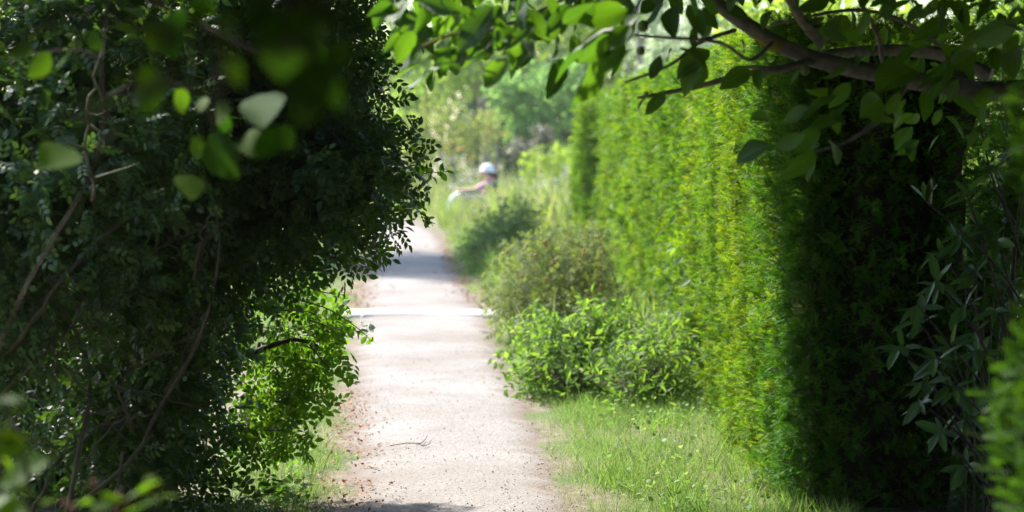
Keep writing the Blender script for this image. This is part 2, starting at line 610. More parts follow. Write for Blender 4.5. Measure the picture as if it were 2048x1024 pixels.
def litter(n, y0, y1, side, spread, s0, s1, power=1.0):
    yy = y0 + (y1 - y0) * rng.random(n) ** power
    l_, r_ = path_lr(yy)
    off = rng.normal(size=n) * spread
    xx = (l_ - off) if side < 0 else (r_ + off)
    keep = wob(np.stack([xx, yy, yy * 0], -1), 3.2) > -.35
    pp = np.stack([xx, yy, .022 + .012 * rng.random(n)], -1)[keep]
    k = len(pp)
    g.scatter(leaf6(.3, .2, .12), pp, frames(rand_dirs(k) * [1, 1, .3], np.array([0, 0, 1.0]) + rng.normal(size=(k, 3)) * .35), s0 + (s1 - s0) * rng.random(k))


litter(900, 9.2, 14, -1, .1, .012, .026)
litter(160, 9.2, 18, 1, .05, .01, .02)
litter(700, 19, 36, 1, .1, .025, .05)
litter(600, 20, 34, -1, .16, .025, .05)
litter(120, 23, 27, 1, .3, .02, .04)
lone("leaf_litter", g, M_LITTER, kind="stuff")

# low timber strip across the path
t = thing("timber_edging", "pale weathered timber strip lying across the gravel path", "edging", (-.72, 20.0, 0))
g = Mass()
xs = np.linspace(-1.5, -.02, 14)
for i in range(13):
    pass
v = []
for x in xs:
    dz = .004 * math.sin(x * 5)
    v += [(x, 19.93, .0), (x, 19.94, .024 + dz), (x, 19.96, .032 + dz), (x, 20.13, .062 + dz), (x, 20.14, 0)]
q = []
for i in range(13):
    for j in range(4):
        q.append((i * 5 + j, i * 5 + 5 + j, i * 5 + 6 + j, i * 5 + 1 + j))
g.add(v, [(0, 1, 2), (0, 2, 3), (0, 3, 4), (65, 67, 66), (65, 68, 67), (65, 69, 68)], q)
part("board", g, M_TIMBER, t)
g = Mass()
for x in (-1.3, -.25):
    g = Mass()
    g.tube([(x, 19.91, -.05), (x, 19.91, .024)], .022, 7)
    part("peg", g, M_TIMBER, t)

# twigs lying on the path
for (a, b, c, lab) in (((780, 905, 0), (842, 900, 0), (850, 893, 0), "thin pale bent twig lying on the gravel path"),
                       ((832, 903, 0), (846, 906, 0), (858, 902, 0), "short dark twig at the right end of the thin pale one on the gravel")):
    pts = []
    for (px, py, _z) in (a, b, c):
        d = EYE * FPX / (py - HORIZON)
        w = P(px, py, d)
        w[2] = .034
        pts.append(w)
    pts.insert(1, (pts[0] + pts[1]) / 2 + [0, .01, .006])
    pts.append(pts[-1] + [.012, .03, .02])
    g = Mass()
    g.tube(pts, [.002, .0022, .0025, .002, .0012], 5)
    lone("twig", g, M_TWIG, label=lab, cat="twig", loc=pts[1])


# ------------------------------------------------------------------ grass
def grass_patch(g, xy, h, lean=.45, wid=1.0):
    n = len(xy)
    tip = unit(np.stack([rng.normal(size=n) * lean, rng.normal(size=n) * lean, np.ones(n)], -1))
    nrm = unit(rng.normal(size=(n, 3)) * [1, 1, .2])
    R = frames(tip, nrm)
    R[:, :, 0] *= wid
    R[:, :, 2] *= 1.3
    g.scatter(BLADE, np.concatenate([xy, np.zeros((n, 1))], 1), R, h)


def verge(side, n, y0, y1, width, h0, h1, power, gap=.0, clump=.0):
    yy = y0 + (y1 - y0) * rng.random(n) ** power
    l_, r_ = path_lr(yy)
    u = rng.random(n)
    xx = (r_ + gap + u * (np.minimum(width, 1.45 - r_))) if side > 0 else (l_ - gap - u * width)
    w = wob(np.stack([xx, yy, yy * 0], -1), 4.0)
    keep = (w > -.9 + clump) | (rng.random(n) < .12)
    edge = np.clip(u / .25, 0.12, 1)
    keep &= rng.random(n) < edge + .3
    hh = (h0 + (h1 - h0) * rng.random(n) ** 1.5) * (.4 + .6 * edge) * (1 + .35 * w)
    s = np.clip(yy / 13.0, 1, 3)
    return np.stack([xx, yy], -1)[keep], np.maximum(hh[keep], .02), s[keep]


g = Mass()
gd = Mass()
for side, n, y0, y1, wd, h0, h1, p, gap, cl in ((1, 46000, 8.8, 15.5, 1.5, .03, .12, 1.0, -.05, -.8), (1, 12000, 15, 36, 1.3, .06, .22, 1.0, -.03, 0.0),
                                                (-1, 8500, 8.8, 15, .55, .04, .15, 1.0, .0, .75), (-1, 8000, 15, 36, 1.6, .06, .24, 1.0, .02, .2)):
    xy, hh, s = verge(side, n, y0, y1, wd, h0, h1, p, gap, cl)
    dry = rng.random(len(xy)) < .17 + .17 * wob(np.c_[xy, xy[:, :1] * 0], 2.3)
    for w_ in (1.0, 1.6, 2.4):
        k = (np.abs(s - w_) < .4) | ((w_ == 2.4) & (s > 2.0))
        grass_patch(g, xy[k & ~dry], hh[k & ~dry], .5, w_ * 1.1)
        grass_patch(gd, xy[k & dry], hh[k & dry] * 1.1, .6, w_ * .8)
for _ in range(150):
    if rng.random() < .78:
        y = 9.3 + 10 * rng.random() ** 1.4
        r_ = path_lr(y)[1]
        x = r_ + .15 + rng.random() ** .7 * (1.2 - r_ - .15)
    else:
        y = 9.6 + 12 * rng.random()
        x = path_lr(y)[0] - .05 - .4 * rng.random()
    k = rng.integers(14, 34)
    grass_patch(g if rng.random() < .9 else gd, np.array([x, y]) + rng.normal(size=(k, 2)) * .03, rng.uniform(.07, .17, k), .48, 1.2)
for _ in range(170):
    y = rng.uniform(15.5, 33)
    r_ = path_lr(y)[1]
    x = r_ + .25 + rng.random() * (1.1 - r_ - .25)
    k = rng.integers(12, 26)
    grass_patch(g if rng.random() < .7 else gd, np.array([x, y]) + rng.normal(size=(k, 2)) * .06, rng.uniform(.15, .5, k), .35, 1.8)
lone("grass", g, M_GRASS, kind="stuff")
lone("dry_grass", gd, M_STRAW, kind="stuff")

# small broad leaved herbs between the grass
g = Mass()
n = 1400
yy = 9.3 + 6.5 * rng.random(n)
l_, r_ = path_lr(yy)
xx = r_ + .2 + rng.random(n) ** .8 * (1.3 - r_ - .2)
k = wob(np.stack([xx, yy, yy * 0], -1), 2.6) > -.1
pp = np.stack([xx, yy, .03 + .12 * rng.random(n)], -1)[k]
g.scatter(ROUNDISH, pp, frames(rand_dirs(len(pp)) * [1, 1, .4], np.array([0, 0, 1.0]) + rng.normal(size=(len(pp), 3)) * .5), .014 + .02 * rng.random(len(pp)))
n = 700
yy = 9.0 + 3.5 * rng.random(n)
l_, r_ = path_lr(yy)
xx = l_ - .15 - .5 * rng.random(n)
k = wob(np.stack([xx, yy, yy * 0], -1), 3.0) > .0
pp = np.stack([xx, yy, .02 + .1 * rng.random(n)], -1)[k]
g.scatter(ROUNDISH, pp, frames(rand_dirs(len(pp)) * [1, 1, .4], np.array([0, 0, 1.0]) + rng.normal(size=(len(pp), 3)) * .5), .02 + .03 * rng.random(len(pp)))
lone("ground_cover", g, M_GRASS, kind="stuff")


# ------------------------------------------------------------------ yew hedges
HX = 1.19


def hedge_face(y, z, x0=HX):
    return x0 + .045 * np.sin(y * 4.3 + .6 * np.sin(z * 1.3)) + .06 * np.sin(y * 9.1 + .5 * z) + .022 * np.sin(z * 3.1 + y) + .015 * np.sin(y * 21 + z * 6)


def sprigs_on(g, tmpl, pos, out, s, deep=.1):
    n = len(pos)
    d = rng.random(n) ** 1.4 * deep
    p = pos - out * d[:, None]
    tip = unit(out * .75 + np.array([0, -.1, .28]) + rng.normal(size=(n, 3)) * .45)
    nrm = unit(np.array([0, 0, 1.0]) + out * .35 + rng.normal(size=(n, 3)) * .38)
    k = p[:, 2] > .01
    g.scatter(tmpl, p[k], frames(tip, nrm)[k], s[k])


def hedge_core(x0, x1, y0, y1, h, inset, ny, nz=12):
    """Rough inner mass of twigs."""
    g = Mass()
    yy = np.linspace(y0 + inset, y1 - inset, ny)
    zz = np.linspace(0, h - inset, nz)
    xx = np.linspace(x0 + inset + .2, x1 - inset, 5)

    def sheet(A, B, f):
        a, b = np.meshgrid(A, B, indexing='ij')
        v = f(a, b)
        v = v + .03 * wob(v, 14.0)[..., None]
        i = np.arange(a.size).reshape(a.shape)
        q = np.stack([i[:-1, :-1], i[1:, :-1], i[1:, 1:], i[:-1, 1:]], -1).reshape(-1, 4)
        g.add(v.reshape(-1, 3), (), q)
    sheet(yy, zz, lambda a, b: np.stack([hedge_face(a, b, x0) + inset + .22 * np.clip((y0 + .6 - a) / .6, 0, 1) ** 1.5, a, b], -1))
    sheet(yy, zz, lambda a, b: np.stack([a * 0 + x1 - inset, a, b], -1))
    sheet(xx, zz, lambda a, b: np.stack([a, a * 0 + y0 + inset, b], -1))
    sheet(xx, zz, lambda a, b: np.stack([a, a * 0 + y1 - inset, b], -1))
    sheet(yy, xx, lambda a, b: np.stack([b, a, a * 0 + h - inset], -1))
    return g


# main hedge: a long clipped wall on the right of the path
HY0, HY1, HH, HX1 = 9.6, 29.4, 2.08, 1.95
t = thing("yew_hedge", "long clipped yew hedge, sunlit yellow green beside the path, its near end black", "hedge", (1.6, 20, 0))
CR = .13
PER_S = np.array([0, HY1 - HY0 - CR, HY1 - HY0 - CR + CR * math.pi / 2])
PER_S = np.append(PER_S, PER_S[-1] + HX1 - HX - 2 * CR)
PER_S = np.append(PER_S, PER_S[-1] + CR * math.pi / 2)


def perimeter(q):
    """Point and outward normal of the hedge's plan outline at running length q (from the far end of the path side round the near end)."""
    q = np.asarray(q, float)
    ang = np.zeros_like(q)
    p = np.stack([np.full_like(q, HX), HY1 - q], -1)
    k = (q > PER_S[1]) & (q <= PER_S[2])
    th = (q - PER_S[1]) / CR
    p[k] = np.stack([HX + CR - CR * np.cos(th), HY0 + CR - CR * np.sin(th)], -1)[k]
    ang[k] = th[k]
    k = (q > PER_S[2]) & (q <= PER_S[3])
    p[k] = np.stack([HX + CR + q - PER_S[2], np.full_like(q, HY0)], -1)[k]
    ang[k] = math.pi / 2
    k = (q > PER_S[3]) & (q <= PER_S[4])
    th = (q - PER_S[3]) / CR
    p[k] = np.stack([HX1 - CR + CR * np.sin(th), HY0 + CR - CR * np.cos(th)], -1)[k]
    ang[k] = math.pi / 2 + th[k]
    k = q > PER_S[4]
    p[k] = np.stack([np.full_like(q, HX1), HY0 + CR + q - PER_S[4]], -1)[k]
    ang[k] = math.pi
    return p, np.stack([-np.cos(ang), -np.sin(ang), np.zeros_like(q)], -1)


def hedge_surface(q, z, inset=0.0):
    p, nrm = perimeter(q)
    amp = np.where((q > PER_S[1] - .3) & (q < PER_S[2] + .1), .45, 1.0)
    y = HY1 - q
    d = amp * (.045 * np.sin(y * 4.3 + .6 * np.sin(z * 1.3)) + .06 * np.sin(y * 9.1 + .5 * z) + .022 * np.sin(z * 3.1 + y) + .015 * np.sin(y * 21 + z * 6))
    ragged = np.clip((q - PER_S[3]) / .2, 0, 1)
    d = d + ragged * .09 * wob(np.stack([p[..., 0], p[..., 1], z], -1), 5.0)
    pos = np.stack([p[..., 0], p[..., 1], z], -1) + nrm * (-d - inset)[..., None] * np.array([1, 1, 1])
    return pos, nrm


def tufts(gm, base, out, k, tmpl, s0, s1, deep, fan=.5):
    n = len(base)
    b = base - out * (rng.random(n) ** 1.3 * deep)[:, None]
    for _ in range(k):
        tip = unit(out * .85 + np.array([0, -.04, .2]) + rng.normal(size=(n, 3)) * fan)
        nrm = unit(np.array([0, 0, 1.0]) + out * .3 + rng.normal(size=(n, 3)) * .35)
        st = b + rng.normal(size=(n, 3)) * s0 * .3
        kk = st[:, 2] > .01
        gm.scatter(tmpl, st[kk], frames(tip, nrm)[kk], rng.uniform(s0, s1, n)[kk])


g, ge = Mass(), Mass()
for y0, y1, dens, tm, s0, s1 in ((HY0 + CR, 14, 640, YEW_FINE, .032, .054), (14, 20, 230, YEW_MID, .045, .075), (20, HY1, 95, YEW_FAR, .07, .115)):
    n = int((y1 - y0) * HH * dens)
    q = HY1 - rng.uniform(y0, y1, n)
    zz = rng.uniform(0, HH + .03, n)
    pos, out = hedge_surface(q, zz, .0)
    pos -= out * (.026 * wob(pos * [1, 1, .6], 9.0) + .02 * rng.normal(size=n))[:, None]
    keep = (wob(pos * [1, 1, .45] + 5, 12.0) > -.85) & (wob(pos, 6.0) > -1.05)
    pos, out = pos[keep], out[keep]
    lit_tuft = rng.random(len(pos)) < np.clip((pos[:, 1] - 9.8) / 1.4 + .3 * wob(pos, 2.0), .05, 1)
    tufts(g, pos[lit_tuft], out[lit_tuft], 9, tm, s0, s1, .06)
    tufts(ge, pos[~lit_tuft], out[~lit_tuft], 9, tm, s0, s1, .06)
    n = int((y1 - y0) * .72 * dens * 3)
    pos = np.stack([rng.uniform(HX, HX1, n), rng.uniform(y0, y1, n), np.full(n, HH)], -1)
    pos[:, 2] += .04 * wob(pos * [0, 1, 0], 5.0)
    sprigs_on(g, tm, pos, np.tile([0, 0, 1.0], (n, 1)), rng.uniform(s0, s1, n), .08)
# rounded corner, end face and the start of the far side
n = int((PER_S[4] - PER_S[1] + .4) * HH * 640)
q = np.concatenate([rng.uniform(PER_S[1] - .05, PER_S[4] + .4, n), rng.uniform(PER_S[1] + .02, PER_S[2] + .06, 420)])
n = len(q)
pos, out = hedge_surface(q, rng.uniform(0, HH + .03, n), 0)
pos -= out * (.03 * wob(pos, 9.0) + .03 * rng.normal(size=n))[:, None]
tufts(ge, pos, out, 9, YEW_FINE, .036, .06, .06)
n = 420
q = PER_S[4] + .3 + rng.random(n) ** 1.6 * 6
pos, out = hedge_surface(q, rng.uniform(0, HH, n), 0)
tufts(g, pos, out, 8, YEW_MID, .05, .09, .1, .7)
part("foliage", g, M_YEW, t, stuff=True)
part("foliage", ge, M_YEW_SHADED, t, stuff=True, label="yew towards the near end, its shade put into a darker green")
# inner twigs and branches, a rough body just under the clipped surface
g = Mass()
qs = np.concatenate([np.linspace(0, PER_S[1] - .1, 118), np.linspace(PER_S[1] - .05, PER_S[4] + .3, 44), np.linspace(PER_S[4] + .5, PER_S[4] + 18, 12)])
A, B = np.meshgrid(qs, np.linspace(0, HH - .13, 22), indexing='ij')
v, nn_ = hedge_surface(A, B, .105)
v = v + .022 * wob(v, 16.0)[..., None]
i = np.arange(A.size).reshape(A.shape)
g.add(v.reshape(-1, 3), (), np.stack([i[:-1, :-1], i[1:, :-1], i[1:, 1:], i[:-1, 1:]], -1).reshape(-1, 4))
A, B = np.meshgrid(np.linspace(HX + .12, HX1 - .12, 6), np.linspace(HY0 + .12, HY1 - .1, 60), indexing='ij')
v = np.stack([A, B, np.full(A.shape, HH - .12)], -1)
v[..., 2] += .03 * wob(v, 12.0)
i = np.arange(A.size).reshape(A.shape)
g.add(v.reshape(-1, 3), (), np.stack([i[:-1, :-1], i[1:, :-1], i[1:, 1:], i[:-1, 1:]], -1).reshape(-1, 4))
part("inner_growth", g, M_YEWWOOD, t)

# second hedge beyond, stepping out towards the path
t = thing("yew_hedge", "far rounded end of a clipped yew hedge standing beyond the long hedge", "hedge", (1.3, 34, 0))
g = Mass()
n = 3200
yy = 31.8 + 1.7 * rng.random(n)
zz = rng.uniform(0, 2.08, n)
c = np.clip((32.05 - yy) / .25, 0, 1)
pos = np.stack([hedge_face(yy, zz, 1.02) + .12 * c ** 2, yy, zz], -1)
sprigs_on(g, YEW_FAR, pos, unit(np.stack([-np.ones(n), -c * 1.2, np.zeros(n)], -1)), rng.uniform(.1, .17, n), .12)
n = 900
pos = np.stack([rng.uniform(1.13, 1.95, n), np.full(n, 31.8), rng.uniform(0, 2.02, n)], -1)
sprigs_on(g, YEW_FAR, pos, np.tile([0, -1.0, 0], (n, 1)), rng.uniform(.1, .17, n), .12)
n = 500
pos = np.stack([rng.uniform(1.15, 1.9, n), rng.uniform(31.8, 33.5, n), np.full(n, 2.08)], -1)
sprigs_on(g, YEW_FAR, pos, np.tile([0, 0, 1.0], (n, 1)), rng.uniform(.1, .17, n), .1)
part("foliage", g, M_YEW, t, stuff=True)
part("inner_growth", hedge_core(1.06, 1.95, 31.9, 33.4, 2.06, .12, 12), M_YEWWOOD, t)

# near hedge at the right, out of focus
t = thing("yew_hedge", "blurred mid green yew hedge end close by at the far right", "hedge", (1.4, 4.8, 0))
g = Mass()
n = 7000
yy = rng.uniform(3.6, 5.2, n)
zz = rng.uniform(0, 1.68, n)
x0 = 1.145
pos = np.stack([x0 + .04 * np.sin(zz * 5 + 1) + .03 * np.sin(yy * 6) + .04 * np.sin(zz * 11), yy, zz], -1)
sprigs_on(g, YEW_FINE, pos, np.tile([-1.0, -.1, .1], (n, 1)), rng.uniform(.045, .075, n), .14)
n = 2200
pos = np.stack([rng.uniform(1.22, 1.8, n), np.full(n, 5.2), rng.uniform(0, 1.68, n)], -1)
sprigs_on(g, YEW_MID, pos, np.tile([0, 1.0, .1], (n, 1)), rng.uniform(.06, .1, n), .14)
n = 2200
pos = np.stack([rng.uniform(1.22, 1.8, n), rng.uniform(3.6, 5.2, n), np.full(n, 1.68)], -1)
sprigs_on(g, YEW_MID, pos, np.tile([0, 0, 1.0], (n, 1)), rng.uniform(.06, .1, n), .14)
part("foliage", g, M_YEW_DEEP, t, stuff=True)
part("inner_growth", hedge_core(x0, 1.8, 3.65, 5.15, 1.66, .14, 14), M_YEWWOOD, t)


# ------------------------------------------------------------------ shrubs from lobes
def lobe(px, py, d, rx, rz, ry):
    """Ellipsoid: centre pixel and depth, pixel radii, depth radius in metres."""
    return P(px, py, d), np.array([rx * d / FPX, ry, rz * d / FPX])


def lobe_points(lobes, n, shell=.45, bump=.16):
    w = np.array([(r[0] * r[2] + r[0] * r[1] + r[1] * r[2]) for _c, r in lobes])
    k = rng.choice(len(lobes), n, p=w / w.sum())
    C = np.array([c for c, _r in lobes])[k]
    Rr = np.array([r for _c, r in lobes])[k]
    d = rand_dirs(n)
    rad = (1 - shell * rng.random(n) ** 1.3) * (1 + bump * wob(C + d * Rr, 7.0))
    p = C + d * Rr * rad[:, None]
    out = unit(d / np.maximum(Rr, .02))
    # keep out of other lobes' deep insides
    keep = p[:, 2] > .02
    for c, r in lobes:
        q = ((p - c) / r)
        keep &= ~((q ** 2).sum(1) < (1 - shell) ** 2 * .8)
    return p[keep], out[keep]


def twiggy(g, gs, lobes, ntw, leaf_t, ls, per=6, tw=.22, shell=.4, droop=-.15, up=.75, spread=.55, bump=.16, face=0.0):
    """Leafy twigs spread through the outer shell of the lobes; leaves into g, twig stems into gs."""
    p, out = lobe_points(lobes, ntw, shell, bump)
    n = len(p)
    d = unit(out * .8 + rng.normal(size=(n, 3)) * .45 + np.array([0, 0, .12]))
    for i in range(per):
        f = (i + rng.random(n) * .6) / per
        pos = p + d * (f * tw)[:, None] + np.array([0, 0, -1.0]) * (f ** 2 * tw * .25)[:, None]
        sd = unit(np.cross(d, rng.normal(size=(n, 3))))
        tip = unit(d * .55 + sd * .8 + np.array([0, 0, droop]) + rng.normal(size=(n, 3)) * spread * .4)
        nrm = unit(np.array([.3 * face, -face, up]) + out * .35 + rng.normal(size=(n, 3)) * spread)
        k = pos[:, 2] > .01
        g.scatter(leaf_t, pos[k], frames(tip, nrm)[k], rng.uniform(ls[0], ls[1], n)[k])
    if gs is not None:
        stem = ([(-.006, 0, 0), (.006, 0, 0), (0, 0, .01), (0, 1, -.15)], [(0, 1, 3), (1, 2, 3), (2, 0, 3)], [])
        gs.scatter(stem, p - d * tw * .3, frames(d, np.tile([0, 0, 1.0], (n, 1)) + rng.normal(size=(n, 3)) * .1), np.full(n, tw * 1.2))


def filler(g, lobes, n, tmpl, s0, s1):
    w = np.array([r[0] * r[1] * r[2] for _c, r in lobes]) ** .7
    k = rng.choice(len(lobes), n, p=w / w.sum())
    C = np.array([c for c, _r in lobes])[k]
    Rr = np.array([r for _c, r in lobes])[k]
    p = C + rand_dirs(n) * Rr * (rng.random(n)[:, None] ** .5) * .78
    kk = p[:, 2] > .03
    p = p[kk]
    n = len(p)
    g.scatter(tmpl, p, frames(rand_dirs(n), rand_dirs(n)), rng.uniform(s0, s1, n))


def curve_pts(ctrl, n=10):
    c = np.asarray(ctrl, float)
    if len(c) == 2:
        u = np.linspace(0, 1, n)[:, None]
        return c[0] * (1 - u) + c[1] * u
    P_ = np.concatenate([[2 * c[0] - c[1]], c, [2 * c[-1] - c[-2]]])
    out = []
    m = max(2, n // (len(c) - 1))
    for i in range(len(c) - 1):
        p0, p1, p2, p3 = P_[i:i + 4]
        for u in np.linspace(0, 1, m, endpoint=False):
            out.append(.5 * ((2 * p1) + (-p0 + p2) * u + (2 * p0 - 5 * p1 + 4 * p2 - p3) * u ** 2 + (-p0 + 3 * p1 - 3 * p2 + p3) * u ** 3))
    out.append(c[-1])
    return np.array(out)


# single leaf meshes shared by the leaf objects
def leaf_mesh(name, mat, w, shape, curl, fold, wave, rows=6, seed=0):
    rs = np.random.default_rng(seed)
    me = bpy.data.meshes.new(name)
    vs, uvs, fs = [], [], []
    ph = rs.uniform(0, 6)
    bend = rs.uniform(-.06, .06)
    for i in range(rows + 1):
        y = i / rows
        hw = w * max(.02, math.sin(math.pi * min(1, y ** shape)) ** .75) if 0 < i < rows else w * .02
        for j, sx in enumerate((-1, -.55, 0, .55, 1)):
            x = sx * hw
            z = fold * abs(sx) * hw / w * .5 - curl * y * y + wave * math.sin(ph + y * 9) * abs(sx) * hw / w
            vs.append((x + bend * math.sin(3.1 * y), y, z))
            uvs.append((.5 + .5 * sx * hw / w, y))
    for i in range(rows):
        for j in range(4):
            a = i * 5 + j
            fs.append((a, a + 1, a + 6, a + 5))
    me.from_pydata(vs, [], fs)
    ul = me.uv_layers.new(name="UVMap")
    ul.data.foreach_set("uv", np.array([uvs[v.vertex_index] for v in me.loops], np.float32).ravel())
    me.polygons.foreach_set("use_smooth", np.ones(len(fs), bool))
    me.materials.append(mat)
    me.update()
    return me


def add_leaf(parent, me, pos, tip, nrm, s, label=None):
    o = bpy.data.objects.new("leaf", me)
    R = frames(np.asarray(tip, float), np.asarray(nrm, float))
    m = Matrix([[*(R[i] * s), pos[i] - root_loc(parent)[i]] for i in range(3)] + [[0, 0, 0, 1]])
    o.parent = parent
    o.matrix_local = m
    COL.objects.link(o)
    if label:
        o["label"] = label
    return o


WALNUT_ME = [leaf_mesh("walnut_leaf", M_WALNUT, .2 + .025 * (i % 3), .88, .05 + .11 * (i % 4), .10 + .12 * (i % 2), .035, seed=i) for i in range(7)]
RHODO_ME = [leaf_mesh("laurel_leaf", M_RHODO, .15 + .02 * (i % 2), 1.0, .05 + .08 * (i % 3), .08, .008, seed=20 + i) for i in range(5)]
ROSE_ME = [leaf_mesh("rose_leaflet", M_ROSE_OBJ, .25 + .02 * (i % 3), .95, .04 + .05 * (i % 3), .1, .01, rows=5, seed=40 + i) for i in range(5)]


def rnd3(s=1.0):
    return rng.normal(size=3) * s


# ------------------------------------------------------------------ leafy shrub leaning over the path from the left
t = thing("leafy_shrub", "dense dark shrub leaning over the path from the left, lower leaves glowing green", "shrub", (-1.6, 10.4, 0))
LB = [lobe(530, 60, 9.4, 175, 165, 0.44), lobe(595, 190, 9.2, 140, 155, 0.40), lobe(665, 345, 9.0, 115, 70, 0.32), lobe(585, 400, 9.2, 150, 85, 0.4),
      lobe(370, 400, 9.1, 200, 240, 0.48), lobe(290, 800, 9.3, 130, 250, 0.48), lobe(330, 150, 9.8, 260, 260, 0.48)]
LB_low = [lobe(570, 655, 10.0, 65, 48, .16), lobe(545, 780, 9.9, 38, 48, .16), lobe(515, 890, 9.8, 25, 32, .13), lobe(640, 665, 10.05, 28, 18, .1)]
g, gs = Mass(), Mass()
twiggy(g, gs, LB, 1500, ROSE_LEAF, (.085, .125), per=6, tw=.2, shell=.4, face=.25)
gy = Mass()
twiggy(gy, gs, LB_low, 84, ROSE_LEAF, (.085, .125), per=6, tw=.19, shell=.9, face=.9, up=.35)
filler(g, LB, 3600, SIMPLE, .08, .14)
part("foliage", g, M_ROSE, t, stuff=True)
part("foliage", gy, M_ROSE_LIT, t, stuff=True, label="bright green leaves low on the path side, sun glow put into their colour")
part("twig_growth", gs, M_TWIG, t, stuff=True)
# main stems
for ctrl in (((-1.75, 10.3, 0), (-1.6, 10.2, .8), (-1.2, 9.4, 1.5), (-.75, 9.1, 1.5)), ((-1.8, 10.5, 0), (-1.75, 10.4, 1.2), (-1.3, 10.2, 2.2)),
             ((-1.6, 10.0, 0), (-1.35, 10.0, .5), (-1.0, 9.9, .7), (-.85, 9.95, .68)), ((-1.9, 10.5, 0), (-2.1, 10.4, 1.4), (-2.2, 10.3, 2.6))):
    m = Mass()
    pts = curve_pts(ctrl, 12)
    m.tube(pts, np.linspace(.022, .006, len(pts)), 6)
    part("stem", m, M_TWIG, t, smooth=True)
# outlying shoots whose leaflets are parts of their own
SHOOTS = [  # control points (px, py), depth, leaf pairs
    ([(760, 375), (830, 350), (905, 342)], 9.7, 6), ([(730, 400), (800, 400), (850, 432), (866, 452)], 9.6, 7), ([(740, 330), (800, 300), (838, 300)], 9.6, 6),
    ([(650, 520), (700, 510), (738, 520), (760, 540)], 8.80, 5), ([(600, 540), (650, 545), (668, 570)], 8.80, 4), ([(700, 440), (740, 440), (745, 480)], 8.80, 4),
    ([(600, 600), (660, 620), (720, 660), (742, 682)], 9.75, 6), ([(600, 570), (650, 585), (690, 590)], 9.75, 5), ([(620, 690), (660, 740), (690, 760), (715, 770)], 9.75, 5),
    ([(540, 800), (580, 810), (618, 830)], 9.75, 5), ([(530, 860), (560, 860), (590, 850)], 8.90, 3), ([(720, 240), (770, 220), (800, 255)], 9.6, 5),
    ([(730, 120), (770, 120), (795, 150)], 9.6, 5), ([(780, 345), (840, 330), (870, 360)], 9.65, 6), ([(760, 400), (815, 420), (850, 405)], 9.6, 6), ([(720, 360), (780, 380), (830, 395)], 9.55, 6), ([(690, 455), (720, 462), (738, 478)], 8.80, 3),
    ([(620, 640), (665, 660), (690, 700)], 9.75, 4), ([(560, 620), (620, 625), (660, 650)], 9.75, 5), 
    ([(600, 720), (640, 730), (660, 770)], 9.75, 4)]
for ctrl, d, np_ in SHOOTS:
    c = [P(px, py, d + .12 * i) for i, (px, py) in enumerate(ctrl)]
    pts = curve_pts(c, 12)
    m = Mass()
    m.tube(pts, np.linspace(.0035, .0012, len(pts)), 5)
    tw = part("twig", m, M_TWIG, t)
    L_ = len(pts)
    for i in range(np_):
        f = .3 + .7 * i / max(1, np_ - 1)
        a = pts[min(L_ - 2, int(f * (L_ - 1)))]
        ax = unit(pts[-1] - pts[max(0, L_ - 4)])
        sides = (0,) if i == np_ - 1 else (-1, 1)
        for sx in sides:
            up = np.array([0, rng.normal() * .4, 1.0])
            sd = unit(np.cross(ax, unit(rnd3(.35) + [0, -1, .3])))
            tip = ax * (.55 if sx else 1) + sd * sx * .9 + rnd3(.2)
            nrm = unit(rnd3(.5) + np.array([.1, -.75, .6]))
            add_leaf(t, ROSE_ME[rng.integers(5)], a, tip, nrm, rng.uniform(.036, .052))
            if sx and rng.random() < .35:
                add_leaf(t, ROSE_ME[rng.integers(5)], a + rnd3(.012), tip + rnd3(.6), nrm + rnd3(.4), rng.uniform(.03, .045))
# white blossom behind the lower shoot
bl = Mass()
c0 = P(735, 655, 10.15)
for i in range(9):
    a = i * 2.4
    tip = np.array([math.cos(a), rng.normal() * .3, math.sin(a)])
    bl.scatter(ROUNDISH, [c0 + tip * .004], frames(tip[None], np.array([[0.1, -1, .3]]) + rnd3(.3)), [.034])
M_PETAL = leaf_mat("white_petal", [(.75, .74, .72), (.8, .8, .78), (.85, .84, .82)], trans=.3, tcol=(1, 1, 1), rough=.6)
part("blossom", bl, M_PETAL, t, label="white rose blossom")

# ------------------------------------------------------------------ wild rose thicket at the far left, with bare canes
t = thing("wild_rose", "tangled wild rose thicket with bare grey canes filling the shady left side", "shrub", (-1.9, 8.2, 0))
LT = [lobe(120, 120, 8.4, 300, 200, .5), lobe(60, 330, 8.0, 280, 170, .5), lobe(230, 420, 8.6, 200, 150, .4), lobe(60, 560, 8.2, 200, 110, .4),
      lobe(-180, 500, 8.0, 260, 420, .6), lobe(300, 560, 8.8, 150, 90, .35), lobe(150, -60, 8.6, 330, 150, .5)]
g, gs = Mass(), Mass()
twiggy(g, gs, LT, 1050, ROSE_LEAF, (.075, .11), per=6, tw=.2, shell=.45)
filler(g, LT, 2600, SIMPLE, .07, .12)
lowl = [lobe(150, 830, 9.2, 260, 200, .4), lobe(320, 720, 9.0, 160, 120, .3), lobe(-100, 850, 8.8, 200, 220, .4)]
twiggy(g, gs, lowl, 110, ROSE_LEAF5, (.07, .11), per=5, tw=.2, shell=.9)
filler(g, [lobe(150, 800, 9.9, 330, 330, .35)], 2600, SIMPLE, .09, .16)
part("foliage", g, M_THICKET, t, stuff=True)
part("twig_growth", gs, M_TWIG, t, stuff=True)
